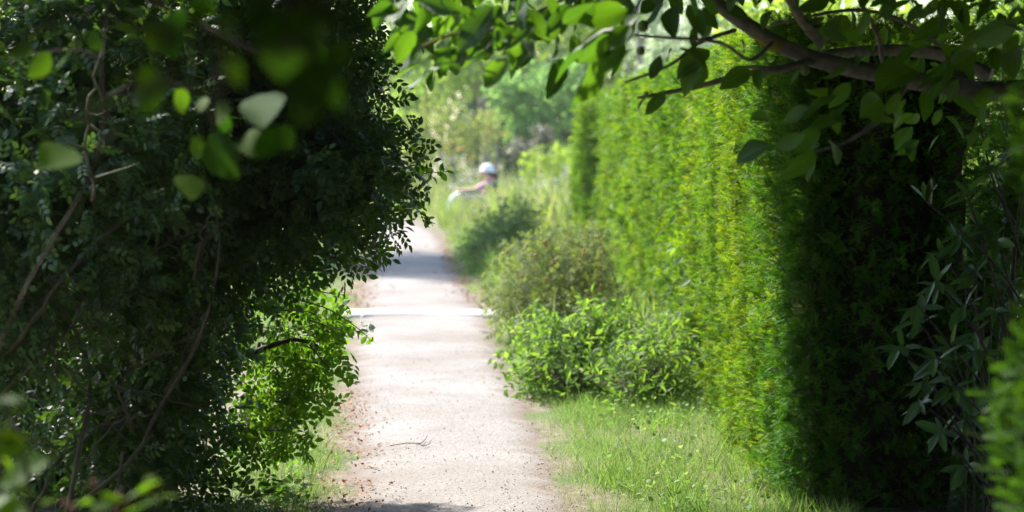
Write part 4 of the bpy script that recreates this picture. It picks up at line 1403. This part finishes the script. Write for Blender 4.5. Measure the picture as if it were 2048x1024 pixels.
# ------------------------------------------------------------------ shrubs on the verge right of the path
BUSH = [
    ("verge_shrub", "rounded grey green bush beside the path bend, farthest of the verge bushes", [lobe(1005, 475, 27, 42, 48, .5), lobe(1045, 435, 27.5, 14, 20, .3), lobe(968, 500, 26.5, 20, 36, .4), lobe(1020, 520, 26.5, 55, 40, .5)], M_BUSH_GREY, SIMPLE, (.045, .08), 620),
    ("wild_rose", "arching olive rose bush with reddish hips on the verge before the hedge", [lobe(1100, 535, 18, 75, 55, .6), lobe(1045, 590, 17.5, 40, 65, .5), lobe(1160, 610, 17.8, 80, 80, .6), lobe(1090, 660, 17.3, 65, 45, .5), lobe(1175, 510, 18.2, 40, 35, .4)], M_BUSH_OLIVE, ROSE_LEAF5, (.05, .085), 760),
    ("verge_shrub", "low bright green leafy bush nearest on the right grass verge", [lobe(1155, 735, 14.0, 70, 40, .4), lobe(1215, 675, 14.2, 38, 40, .3), lobe(1085, 690, 15.0, 30, 30, .3), lobe(1110, 755, 13.8, 35, 35, .3), lobe(1135, 665, 14.0, 12, 30, .1)], M_BUSH_BRIGHT, leaf6(.2), (.035, .07), 800),
    ("weed_clump", "soft feathery green weeds between the low bush and the hedge foot", [lobe(1310, 735, 13.6, 50, 45, .35), lobe(1265, 765, 13.3, 45, 30, .3), lobe(1340, 700, 14.2, 25, 50, .3)], M_BUSH_BRIGHT, NARROW, (.04, .08), 420),
]
for name, lab, lobes, mat, tm, ls, ntw in BUSH:
    c = np.mean([x[0] for x in lobes], 0)
    t = thing(name, lab, "shrub" if name != "weed_clump" else "plant", (c[0], c[1], 0))
    g, gs = Mass(), Mass()
    twiggy(g, gs, lobes, ntw, tm, ls, per=8 if tm is not ROSE_LEAF5 else 6, tw=.27, shell=.75, up=.6, bump=.34)
    part("foliage", g, mat, t, stuff=True)
    part("twig_growth", gs, M_CANE, t, stuff=True)
    for k in range(4):
        e = lobes[k % len(lobes)][0]
        branch("stem", [(c[0] + rng.normal() * .05, c[1], -.02), (c * [1, 1, .5] + e * .3) / 1.3, e + [0, 0, .05]], .01, .003, 8, 5, .05, M_CANE, t)
    if name == "wild_rose":
        for ctrl in ([(1240, 640), (1215, 560), (1190, 510), (1130, 480)], [(1120, 620), (1060, 570), (1000, 520), (985, 530)], [(1180, 640), (1130, 560), (1080, 480), (1020, 490)], [(1240, 620), (1230, 560), (1195, 470)]):
            branch("cane", [P(px, py, 17.6 + .1 * i) for i, (px, py) in enumerate(ctrl)], .008, .003, 12, 5, .05, M_CANE, t)
        M_REDHIP = plain_mat("ripening_hip", (.3, .1, .04), (.42, .17, .06), scale=9, rough=.4)
        for _ in range(26):
            px, py = rng.uniform(1000, 1210), rng.uniform(470, 600)
            m = Mass()
            m.add(*ball(P(px, py, 17.35), .011, 1.3, 5, 6))
            part("rose_hip", m, M_REDHIP, t, smooth=True)

# bindweed climbing on the hedge foot
t = thing("climbing_plant", "pale leaved climbing plant scrambling up the sunlit hedge above the weeds", "plant", (1.2, 15, 0))
for _ in range(60):
    y = rng.uniform(13.6, 16.5)
    z = rng.uniform(.25, 1.05) * (1.2 - (y - 13.6) * .12)
    a = np.array([hedge_face(y, z) - .08 - rng.random() * .06, y, z])
    add_leaf(t, ROSE_ME[rng.integers(5)], a, np.array([-.5, -.2, -.5]) + rnd3(.5), unit(np.array([-.7, -.4, .6]) + rnd3(.4)), rng.uniform(.05, .085))
for k in range(5):
    y = 13.8 + .55 * k
    branch("stem", [(1.15, y, 0), (1.17, y + .05, .4), (1.14, y - .08, .8), (1.16, y + .1, 1.1)], .004, .002, 12, 5, .0, M_CANE, t)

# ------------------------------------------------------------------ meadow and flowers beyond
g = Mass()
gd = Mass()
n = 13000
yy = rng.uniform(33, 60, n)
xx = rng.uniform(-1.0, 1.0, n) * yy * .16 - .5
l_, r_ = path_lr(yy)
k = ((xx > r_ + .1) | (xx < l_ - .1) | (yy > 46.2)) & ~((yy > 31) & (yy < 33.6) & (xx > .9))
k &= ~((np.abs(xx + .7) < .75) & (yy > 38.5) & (yy < 43) & (rng.random(n) < .55))
xy = np.stack([xx, yy], -1)[k]
n = len(xy)
hh = rng.uniform(.3, .72, n) * (1 + .35 * wob(np.c_[xy, xy[:, :1] * 0], 1.1))
hh *= np.where((xy[:, 0] < path_lr(xy[:, 1])[1] + .7), .5, 1.0) * np.where((xy[:, 1] < 41) & (xy[:, 0] > -.55), 1.35, 1.0)
dry = rng.random(n) < .3
grass_patch(g, xy[~dry], hh[~dry], .3, 2.0)
grass_patch(gd, xy[dry], hh[dry] * 1.25, .22, 1.3)
n = 620
xy = np.stack([rng.uniform(-1.25, -.05, n), rng.uniform(38.6, 40.4, n)], -1)
grass_patch(g, xy, rng.uniform(.25, .62, n), .3, 1.8)
xy = np.stack([rng.uniform(-.95, .3, 160), rng.uniform(37.6, 40.4, 160)], -1)
grass_patch(gd, xy, rng.uniform(.35, .75, 160), .2, 1.4)
lone("meadow_grass", g, M_MEADOW, kind="stuff")
lone("meadow_dry_grass", gd, M_STRAW, kind="stuff")

M_YEL = leaf_mat("yellow_petal", [(.6, .45, .02), (.7, .52, .03), (.75, .6, .1)], trans=.3, tcol=(1, 1, .6))
M_ORA = leaf_mat("orange_petal", [(.65, .3, .02), (.7, .36, .03), (.75, .45, .06)], trans=.3, tcol=(1, 1, .6))
M_LIL = leaf_mat("lilac_petal", [(.5, .46, .6), (.6, .56, .68), (.72, .7, .76)], trans=.3, tcol=(1, 1, 1))


def flowers(label, spots, d, mat, hs, spread, n, group, h):
    cx = np.mean([P(px, py, d)[0] for px, py in spots])
    t = thing("flower_clump", label, "flowers", (cx, d, 0), group)
    fl, st = Mass(), Mass()
    lf = Mass()
    for _ in range(n):
        px, py = spots[rng.integers(len(spots))]
        c = P(px + rng.normal() * spread, py + rng.normal() * spread * .7, d + rng.normal() * .25)
        c[2] = max(c[2], .2)
        for i in range(5):
            tip = np.array([math.cos(i * 1.26), math.sin(i * 1.26), .25 + rng.normal() * .2])
            fl.scatter(ROUNDISH, [c], frames(tip[None], np.array([[0, -.4, 1.0]])), [hs * rng.uniform(.8, 1.2)])
        b = np.array([c[0] + rng.normal() * .06, c[1] + rng.normal() * .06, 0])
        st.tube([b, (b + c) / 2 + rnd3(.015), c], [.005, .004, .003], 4)
        k = 7
        pp = b + (c - b) * rng.random((k, 1)) * .9
        lf.scatter(leaf6(.18), pp, frames(rand_dirs(k) + [0, 0, .3], rand_dirs(k) + [0, 0, .8]), rng.uniform(.07, .14, k))
    part("blossom_head", fl, mat, t, stuff=True)
    part("flower_stem", st, M_MEADOW, t, stuff=True)
    part("foliage", lf, M_MEADOW, t, stuff=True)


flowers("yellow flower clump between the verge bushes and the second hedge", [(1110, 400), (1135, 420), (1155, 440)], 36, M_YEL, .035, 16, 60, "flower clumps in the meadow", .6)
flowers("yellow flowers in the tall grass just right of the seated person's knees", [(975, 385), (950, 410), (1005, 395)], 38.5, M_YEL, .03, 14, 34, "flower clumps in the meadow", .6)
flowers("orange flower clump behind the tip of the left shrub's longest shoot", [(900, 292), (920, 305), (935, 325)], 50, M_ORA, .045, 9, 16, "flower clumps in the meadow", 1.0)
flowers("lilac white flower clump in pale grass right of the white hat", [(1080, 370), (1110, 375), (1130, 350)], 39, M_LIL, .04, 14, 46, "flower clumps in the meadow", .9)
flowers("orange flower clump below the olive bush behind the white hat", [(985, 258), (1000, 268)], 54, M_ORA, .05, 8, 9, "flower clumps in the meadow", 1.2)
flowers("small white flower clump at the seated person's hands", [(905, 372), (930, 362)], 43.5, M_LIL, .035, 7, 18, "flower clumps in the meadow", .7)


# ------------------------------------------------------------------ background trees and shrubs
def crown(g, lobes, n, s0, s1, tmpl=CARD, shell=.75):
    p, out = lobe_points(lobes, n, shell, .22)
    k = len(p)
    cl = p + .28 * np.stack([wob(p, 2.0), wob(p + 7, 2.0), wob(p + 13, 2.0)], -1)
    g.scatter(tmpl, cl, frames(out * .4 + rand_dirs(k) + [0, 0, -.35], out * .4 + rand_dirs(k) * .7 + [0, 0, .7]), rng.uniform(s0, s1, k))


def bg_tree(name, label, lobes, mat, n, s0, s1, trunk=.12, group="trees and shrubs behind the meadow", bark=M_BARK, cat="tree", tmpl=CARD):
    c = np.mean([x[0] for x in lobes], 0)
    t = thing(name, label, cat, (c[0], c[1], 0), group)
    g = Mass()
    crown(g, lobes, int(n * .72), s0, s1, tmpl)
    part("crown" if cat == "tree" else "foliage", g, mat, t, stuff=True)
    top = max(x[0][2] for x in lobes)
    branch("trunk" if cat == "tree" else "stem", [(c[0], c[1], -.05), (c[0] + .08, c[1], top * .4), (c[0] - .05, c[1], top * .9)], trunk, trunk * .4, 8, 8, .1, bark, t)
    for x, _r in lobes[:5]:
        branch("limb", [(c[0] + .02, c[1], min(top * .35, max(.2, x[2] * .6))), (c * [.5, .5, .25] + x * [.5, .5, .5]) + [0, 0, .1], x], trunk * .45, trunk * .12, 8, 6, .1, bark, t)
    return t


bg_tree("willow_shrub", "soft olive green willow bush behind the white hat", [lobe(905, 250, 53, 80, 55, 1.2), lobe(960, 260, 53, 50, 45, 1.0), lobe(850, 270, 52, 50, 45, 1.0), lobe(890, 300, 52, 100, 40, 1.0)], M_TREE[1], 4200, .09, .17, .06, cat="shrub", tmpl=leaf6(.16))
bg_tree("apple_tree", "blue green leafy tree left of the dark conifer", [lobe(1070, 215, 57, 75, 60, 1.5), lobe(1110, 160, 58, 60, 50, 1.3), lobe(1010, 190, 56, 45, 45, 1.0), lobe(1060, 270, 56, 60, 30, 1.0)], M_TREE[2], 3800, .14, .26, .22)
bg_tree("yew_tree", "dark blue green conifer beside the second hedge", [lobe(1152, 250, 62, 26, 50, .8), lobe(1145, 180, 62, 24, 50, .8), lobe(1160, 310, 62, 30, 40, .9), lobe(1125, 160, 63, 22, 40, .6)], M_TREE[4], 3600, .14, .25, .15)
bg_tree("golden_shrub", "bright yellow green bush against the left side of the second hedge", [lobe(1125, 330, 46, 45, 38, .9), lobe(1085, 345, 46, 35, 30, .8), lobe(1155, 310, 47, 30, 35, .8)], M_TREE[3], 2600, .07, .14, .05, cat="shrub")
bg_tree("plum_shrub", "dull purple brown bush under the blue green tree", [lobe(1045, 300, 51, 34, 18, .7), lobe(1090, 280, 52, 16, 22, .5)], leaf_mat("plum_leaf", [(.12, .125, .085), (.16, .165, .11), (.2, .2, .13)], trans=.25, tcol=(1.3, 1.2, 1.1)), 1700, .08, .15, .05, cat="shrub")
bg_tree("field_maple", "mid green tree at the path bend above the shrub's tip", [lobe(830, 190, 58, 60, 60, 1.4), lobe(800, 120, 60, 70, 70, 1.6), lobe(860, 100, 60, 70, 60, 1.6), lobe(780, 260, 56, 60, 60, 1.2)], M_TREE[0], 4000, .13, .24, .2)
bg_tree("oak_tree", "darker green tree in the middle distance under the hanging walnut leaves", [lobe(930, 130, 64, 80, 60, 1.8), lobe(990, 90, 66, 70, 70, 1.8), lobe(1040, 130, 66, 50, 50, 1.5), lobe(940, 40, 66, 90, 60, 1.8)], M_TREE[0], 4200, .16, .28, .3)
bg_tree("lime_tree", "tall pale green tree whose light crown closes the view above the hedge's far end", [lobe(1130, 60, 75, 110, 90, 2.5), lobe(1220, 120, 76, 80, 90, 2.2), lobe(1070, -20, 76, 110, 80, 2.5), lobe(1230, 0, 76, 100, 90, 2.2)], M_TREE[3], 4200, .2, .36, .3)
bg_tree("birch_tree", "slender pale trunked birch standing behind the far end of the long hedge", [lobe(1280, 40, 43, 70, 70, 1.3), lobe(1300, -50, 43, 90, 80, 1.3), lobe(1250, 110, 43, 35, 40, .7)], M_TREE[5], 1500, .1, .18, .1, bark=M_BARK_PALE)
bg_tree("elder_shrub", "pale leaved shrub showing over the middle of the long hedge's top", [lobe(1310, 150, 27, 60, 70, .8), lobe(1370, 110, 26, 60, 60, .8), lobe(1430, 70, 25, 60, 60, .8), lobe(1290, 220, 27, 50, 70, .7)], M_TREE[5], 2600, .06, .11, .05, cat="shrub")
bg_tree("hazel_shrub", "bright backlit bush showing over the near end of the long hedge", [lobe(1520, 30, 20, 90, 60, .9), lobe(1600, 0, 19, 90, 50, .9), lobe(1790, 10, 18, 70, 40, .7), lobe(1560, 140, 20, 100, 110, .7)], M_TREE[3], 3000, .06, .11, .05, cat="shrub")
# belt of far trees closing the view
FAR = [("far green tree left of the gap in the far belt", -9, 82, 5.5, 9, 0), ("far yellowish tree at the left end of the far belt", -16, 80, 6, 10, 3), ("far green tree straight behind the oak", -3.5, 88, 5, 11, 0), ("far olive tree behind the tall pale green tree", 3, 90, 5.5, 12, 1),
       ("far blue green tree right of the olive one in the far belt", 9, 86, 5, 11, 2), ("far pale tree at the right end of the far belt", 15, 80, 6, 10, 3), ("far dark tree low behind the conifer", 1.0, 78, 3, 5, 4)]
for lab, x, y, r_, h, k in FAR:
    lo = [(np.array([x, y, h * .62]), np.array([r_ * .8, r_ * .6, h * .4])), (np.array([x - r_ * .5, y, h * .4]), np.array([r_ * .55, r_ * .5, h * .36])), (np.array([x + r_ * .5, y - .5, h * .38]), np.array([r_ * .55, r_ * .5, h * .36])), (np.array([x, y - 1, h * .2]), np.array([r_ * .8, r_ * .4, h * .22]))]
    bg_tree("forest_tree", lab, lo, M_TREE[k], 3600, .3, .55, .3, group="far tree belt")
# trees left of the path, mostly behind the big shrubs; one throws the band of shade on the path
bg_tree("cherry_tree", "tree left of the path whose crown shades a band of gravel", [(np.array([-4.4, 31.2, 4.6]), np.array([1.7, 2.9, 1.0])), (np.array([-5.2, 30.6, 3.8]), np.array([1.3, 2.2, 1.0])), (np.array([-3.6, 30.6, 5.0]), np.array([1.5, 2.6, .9])), (np.array([-3.2, 32.4, 4.8]), np.array([1.1, 2.0, .8]))], M_TREE[0], 26000, .12, .2, .12, group="trees left of the path")
bg_tree("added_shade_tree", "unseen dense small tree added behind the far left thicket to shade it", [(np.array([-3.7, 10.1, 3.2]), np.array([1.1, 1.2, 1.2])), (np.array([-3.7, 10.8, 1.4]), np.array([1.0, 1.1, 1.2])), (np.array([-2.85, 11.2, 1.0]), np.array([.6, .8, .9])), (np.array([-3.3, 9.3, 3.3]), np.array([.9, .9, .9]))], M_SHADE_CROWN, 9000, .09, .16, .08, group="trees left of the path")  # hidden tree put in to keep sun off the thicket
bg_tree("pear_tree", "green tree behind the left thicket", [(np.array([-6.2, 24, 3.2]), np.array([1.6, 1.5, 1.6])), (np.array([-6.5, 24, 1.6]), np.array([1.7, 1.5, 1.3]))], M_TREE[0], 2600, .12, .22, .12, group="trees left of the path")
bg_tree("hawthorn_shrub", "bright shrub left of the path glimpsed through the dark foliage", [(np.array([-3.6, 17, .9]), np.array([.9, 1.4, .9])), (np.array([-4.3, 18, 1.6]), np.array([1.0, 1.4, 1.3])), (np.array([-4.8, 40, 1.0]), np.array([1.2, 2, 1.2]))][:2], M_TREE[3], 2600, .05, .1, .04, cat="shrub", group="trees left of the path")
bg_tree("hawthorn_shrub", "green shrub where the path bends away to the left", [(np.array([-4.4, 38, .8]), np.array([.9, 1.5, .9])), (np.array([-4.2, 48.5, 1.0]), np.array([1.6, 1.2, 1.2])), (np.array([-2.2, 49, .7]), np.array([1.0, .8, .8]))], M_TREE[1], 3200, .08, .15, .05, cat="shrub", group="trees left of the path")

# summer haze over the garden
m, nt, out = nodes("summer_haze")
vol = nt.nodes.new("ShaderNodeVolumePrincipled")
vol.inputs["Color"].default_value = (.93, .97, .9, 1)
vol.inputs["Density"].default_value = .0006
vol.inputs["Anisotropy"].default_value = 0.0
nt.links.new(vol.outputs[0], out.inputs["Volume"])
g = Mass()
g.box((-40, -12, -1), (40, 105, 24))
lone("haze", g, m, kind="stuff")

# ------------------------------------------------------------------ bench and seated person
D = 41.0
M_GREEN = plain_mat("green_paint", (.03, .09, .05), (.05, .12, .07), scale=12, rough=.5)
t = thing("garden_bench", "low dark green wooden bench under the person in the white hat", "bench", (-.55, 41.3, 0))
for y in (40.85, 42.3):
    for x, h in ((-.88, .54), (-.3, .8)):
        m = Mass()
        m.box((x - .025, y - .025, 0), (x + .025, y + .025, h))
        part("leg", m, M_GREEN, t)
    m = Mass()
    m.box((-.95, y - .035, .54), (-.26, y + .035, .57))
    part("armrest", m, M_GREEN, t)
    m = Mass()
    m.box((-.855, y - .02, .26), (-.325, y + .02, .3))
    part("rail", m, M_GREEN, t)
for i in range(6):
    m = Mass()
    x = -.85 + i * .09
    m.box((x - .035, 40.8, .303), (x + .035, 42.35, .325))
    part("seat_slat", m, M_GREEN, t)
for i in range(4):
    m = Mass()
    z = .42 + i * .1
    m.box((-.327, 40.8, z - .035), (-.305, 42.35, z + .035))
    part("backrest_slat", m, M_GREEN, t)


def skin_mesh(name, verts, edges, radii, mat, parent, root=0, levels=1):
    me = bpy.data.meshes.new(name)
    loc = root_loc(parent)
    me.from_pydata([tuple(np.array(v) - loc) for v in verts], edges, [])
    o = bpy.data.objects.new(name, me)
    COL.objects.link(o)
    o.parent = parent
    md = o.modifiers.new("skin", 'SKIN')
    sv = me.skin_vertices[0].data
    for i, r_ in enumerate(radii):
        sv[i].radius = (r_, r_) if not isinstance(r_, tuple) else r_
        sv[i].use_root = (i == root)
    md.use_smooth_shade = True
    s = o.modifiers.new("sub", 'SUBSURF')
    s.levels = s.render_levels = levels
    me.materials.append(mat)
    return o


def pt(px, py, y):
    return P(px, py, y)


M_SKIN = plain_mat("skin", (.55, .36, .27), (.6, .4, .3), scale=6, rough=.55)
M_SHIRT = plain_mat("pink_cloth", (.62, .36, .45), (.68, .42, .5), scale=20, rough=.9)
M_TROUS = plain_mat("white_cloth", (.75, .76, .75), (.8, .8, .79), scale=20, rough=.9)
M_HAT = plain_mat("white_hat_cloth", (.8, .8, .8), (.84, .84, .83), scale=20, rough=.9)
M_HAIR = plain_mat("dark_hair", (.03, .025, .025), (.06, .05, .045), scale=40, rough=.6)
M_SCARF = plain_mat("rose_red_cloth", (.5, .08, .16), (.56, .12, .2), scale=20, rough=.9)
t = thing("person", "person in white hat, pink shirt and white trousers sitting on the green bench facing left", "person", (-.5, 41.3, 0))
ya = 41.3
hip = np.array([-.43, ya, .42])
chest = np.array([-.40, ya, .66])
neck = np.array([-.40, ya, .80])
head = np.array([-.43, ya, .92])
V = [hip, hip + [-.01, 0, .12], chest, neck, head + [0, 0, -.03], head + [-.01, 0, .05]]
R_ = [.13, .125, .135, .05, .075, .085]
E = [(0, 1), (1, 2), (2, 3), (3, 4), (4, 5)]
sh_v, sh_r, sh_e = [hip, hip + [-.01, 0, .12], chest, chest + [0, 0, .09]], [.15, .145, .155, .10], [(0, 1), (1, 2), (2, 3)]
tr_v, tr_r, tr_e = [hip + [0, 0, -.02]], [.145], []
for sy in (-1, 1):
    o = len(V)
    sh = chest + [0, sy * .17, .06]
    el = np.array([-.71, ya + sy * .26, .60])
    wr = np.array([-.93, ya + sy * .30, .60])
    V += [sh, el, wr, wr + [-.06, 0, .0]]
    R_ += [.055, .042, .030, .032]
    E += [(2, o), (o, o + 1), (o + 1, o + 2), (o + 2, o + 3)]
    for f in range(4):
        b = len(V)
        V += [wr + [-.10, (f - 1.5) * .02, .0], wr + [-.135 - .006 * (f in (1, 2)), (f - 1.5) * .022, -.012]]
        R_ += [.010, .008]
        E += [(o + 3, b), (b, b + 1)]
    b = len(V)
    V += [wr + [-.05, -sy * .04, .01], wr + [-.085, -sy * .055, .0]]
    R_ += [.012, .009]
    E += [(o + 3, b), (b, b + 1)]
    s0 = len(sh_v)
    sh_v += [sh, (sh + el) / 2, el + [.05, 0, .01]]
    sh_r += [.08, .068, .06]
    sh_e += [(2, s0), (s0, s0 + 1), (s0 + 1, s0 + 2)]
    # legs
    o = len(V)
    hj = hip + [-.04, sy * .09, -.01]
    kn = np.array([-1.04, ya + sy * .12, .50])
    an = np.array([-1.19, ya + sy * .13, .08])
    V += [hj, kn, an, an + [-.13, 0, -.05]]
    R_ += [.085, .06, .04, .035]
    E += [(0, o), (o, o + 1), (o + 1, o + 2), (o + 2, o + 3)]
    s0 = len(tr_v)
    tr_v += [hj, (hj + kn) / 2 + [0, 0, .02], kn, (kn + an) / 2, an + [.01, 0, .04]]
    tr_r += [.105, .095, .085, .07, .062]
    tr_e += [(0, s0)] + [(s0 + i, s0 + i + 1) for i in range(4)]
    m = Mass()
    m.tube(curve_pts([an + [.06, 0, -.045], an + [-.05, 0, -.035], an + [-.17, 0, -.05]], 8), [.02, .035, .042, .043, .043, .042, .04, .036, .02][:len(curve_pts([an, an, an + 1], 8))], 9)
    part("shoe", m, M_TROUS, t, smooth=True)
skin_mesh("body", V, E, R_, M_SKIN, t)
skin_mesh("shirt", sh_v, sh_e, sh_r, M_SHIRT, t)
skin_mesh("trousers", tr_v, tr_e, tr_r, M_TROUS, t)
m = Mass()
m.add(*ball(head + [.03, 0, .015], .098, 1.02, 10, 14))
hair = part("hair", m, M_HAIR, t, smooth=True)
m = Mass()
m.tube(curve_pts([head + [.09, 0, .02], head + [.13, 0, -.05], head + [.12, 0, -.14]], 8), [.03, .045, .05, .05, .05, .045, .04, .035, .02][:len(curve_pts([head, head, head + 1], 8))], 9)
part("ponytail", m, M_HAIR, t, smooth=True)
m = Mass()   # hat: domed crown with a soft brim
rings = [(.155, -.005), (.16, .0), (.15, .012), (.122, .02), (.122, .06), (.112, .095), (.08, .125), (.03, .14)]
v, q = [], []
ns = 20
for rr3, z in rings:
    for j in range(ns):
        a = 2 * math.pi * j / ns
        v.append((head[0] - .015 + rr3 * math.cos(a), head[1] + rr3 * math.sin(a), head[2] + .02 + z + .012 * math.sin(2 * a) * (rr3 > .14)))
for i in range(len(rings) - 1):
    for j in range(ns):
        q.append((i * ns + j, i * ns + (j + 1) % ns, (i + 1) * ns + (j + 1) % ns, (i + 1) * ns + j))
v.append((head[0] - .015, head[1], head[2] + .165))
m.add(v, [((len(rings) - 1) * ns + j, (len(rings) - 1) * ns + (j + 1) % ns, len(v) - 1) for j in range(ns)], q)
part("hat", m, M_HAT, t, smooth=True)
m = Mass()
a = np.linspace(0, 2 * np.pi, 15)
m.tube(np.stack([neck[0] - .01 + .075 * np.cos(a), neck[1] + .08 * np.sin(a), neck[2] - .02 + .015 * np.cos(a)], -1), .035, 7)
part("scarf", m, M_SCARF, t, smooth=True)
m = Mass()
for dz, dx in ((.0, -.098), (-.03, -.1)):
    pass
m.add(*ball(head + [-.095, 0, .0], .018, 1.3, 6, 8))
part("nose", m, M_SKIN, t, smooth=True)
M_EYE = plain_mat("eye", (.04, .03, .03), (.06, .05, .04), rough=.3)
for sy in (-1, 1):
    m = Mass()
    m.add(*ball(head + [-.078, sy * .032, .015], .011, .8, 6, 8))
    part("eye", m, M_EYE, t, smooth=True)
m = Mass()
m.add(*ball(head + [-.086, 0, -.045], .016, .35, 6, 8))
part("mouth", m, M_SCARF, t, smooth=True)

tri = sum(len(o.data.loops) - 2 * len(o.data.polygons) for o in scene.objects if o.type == 'MESH')
print("TRIANGLES", tri, "OBJECTS", len(scene.objects))
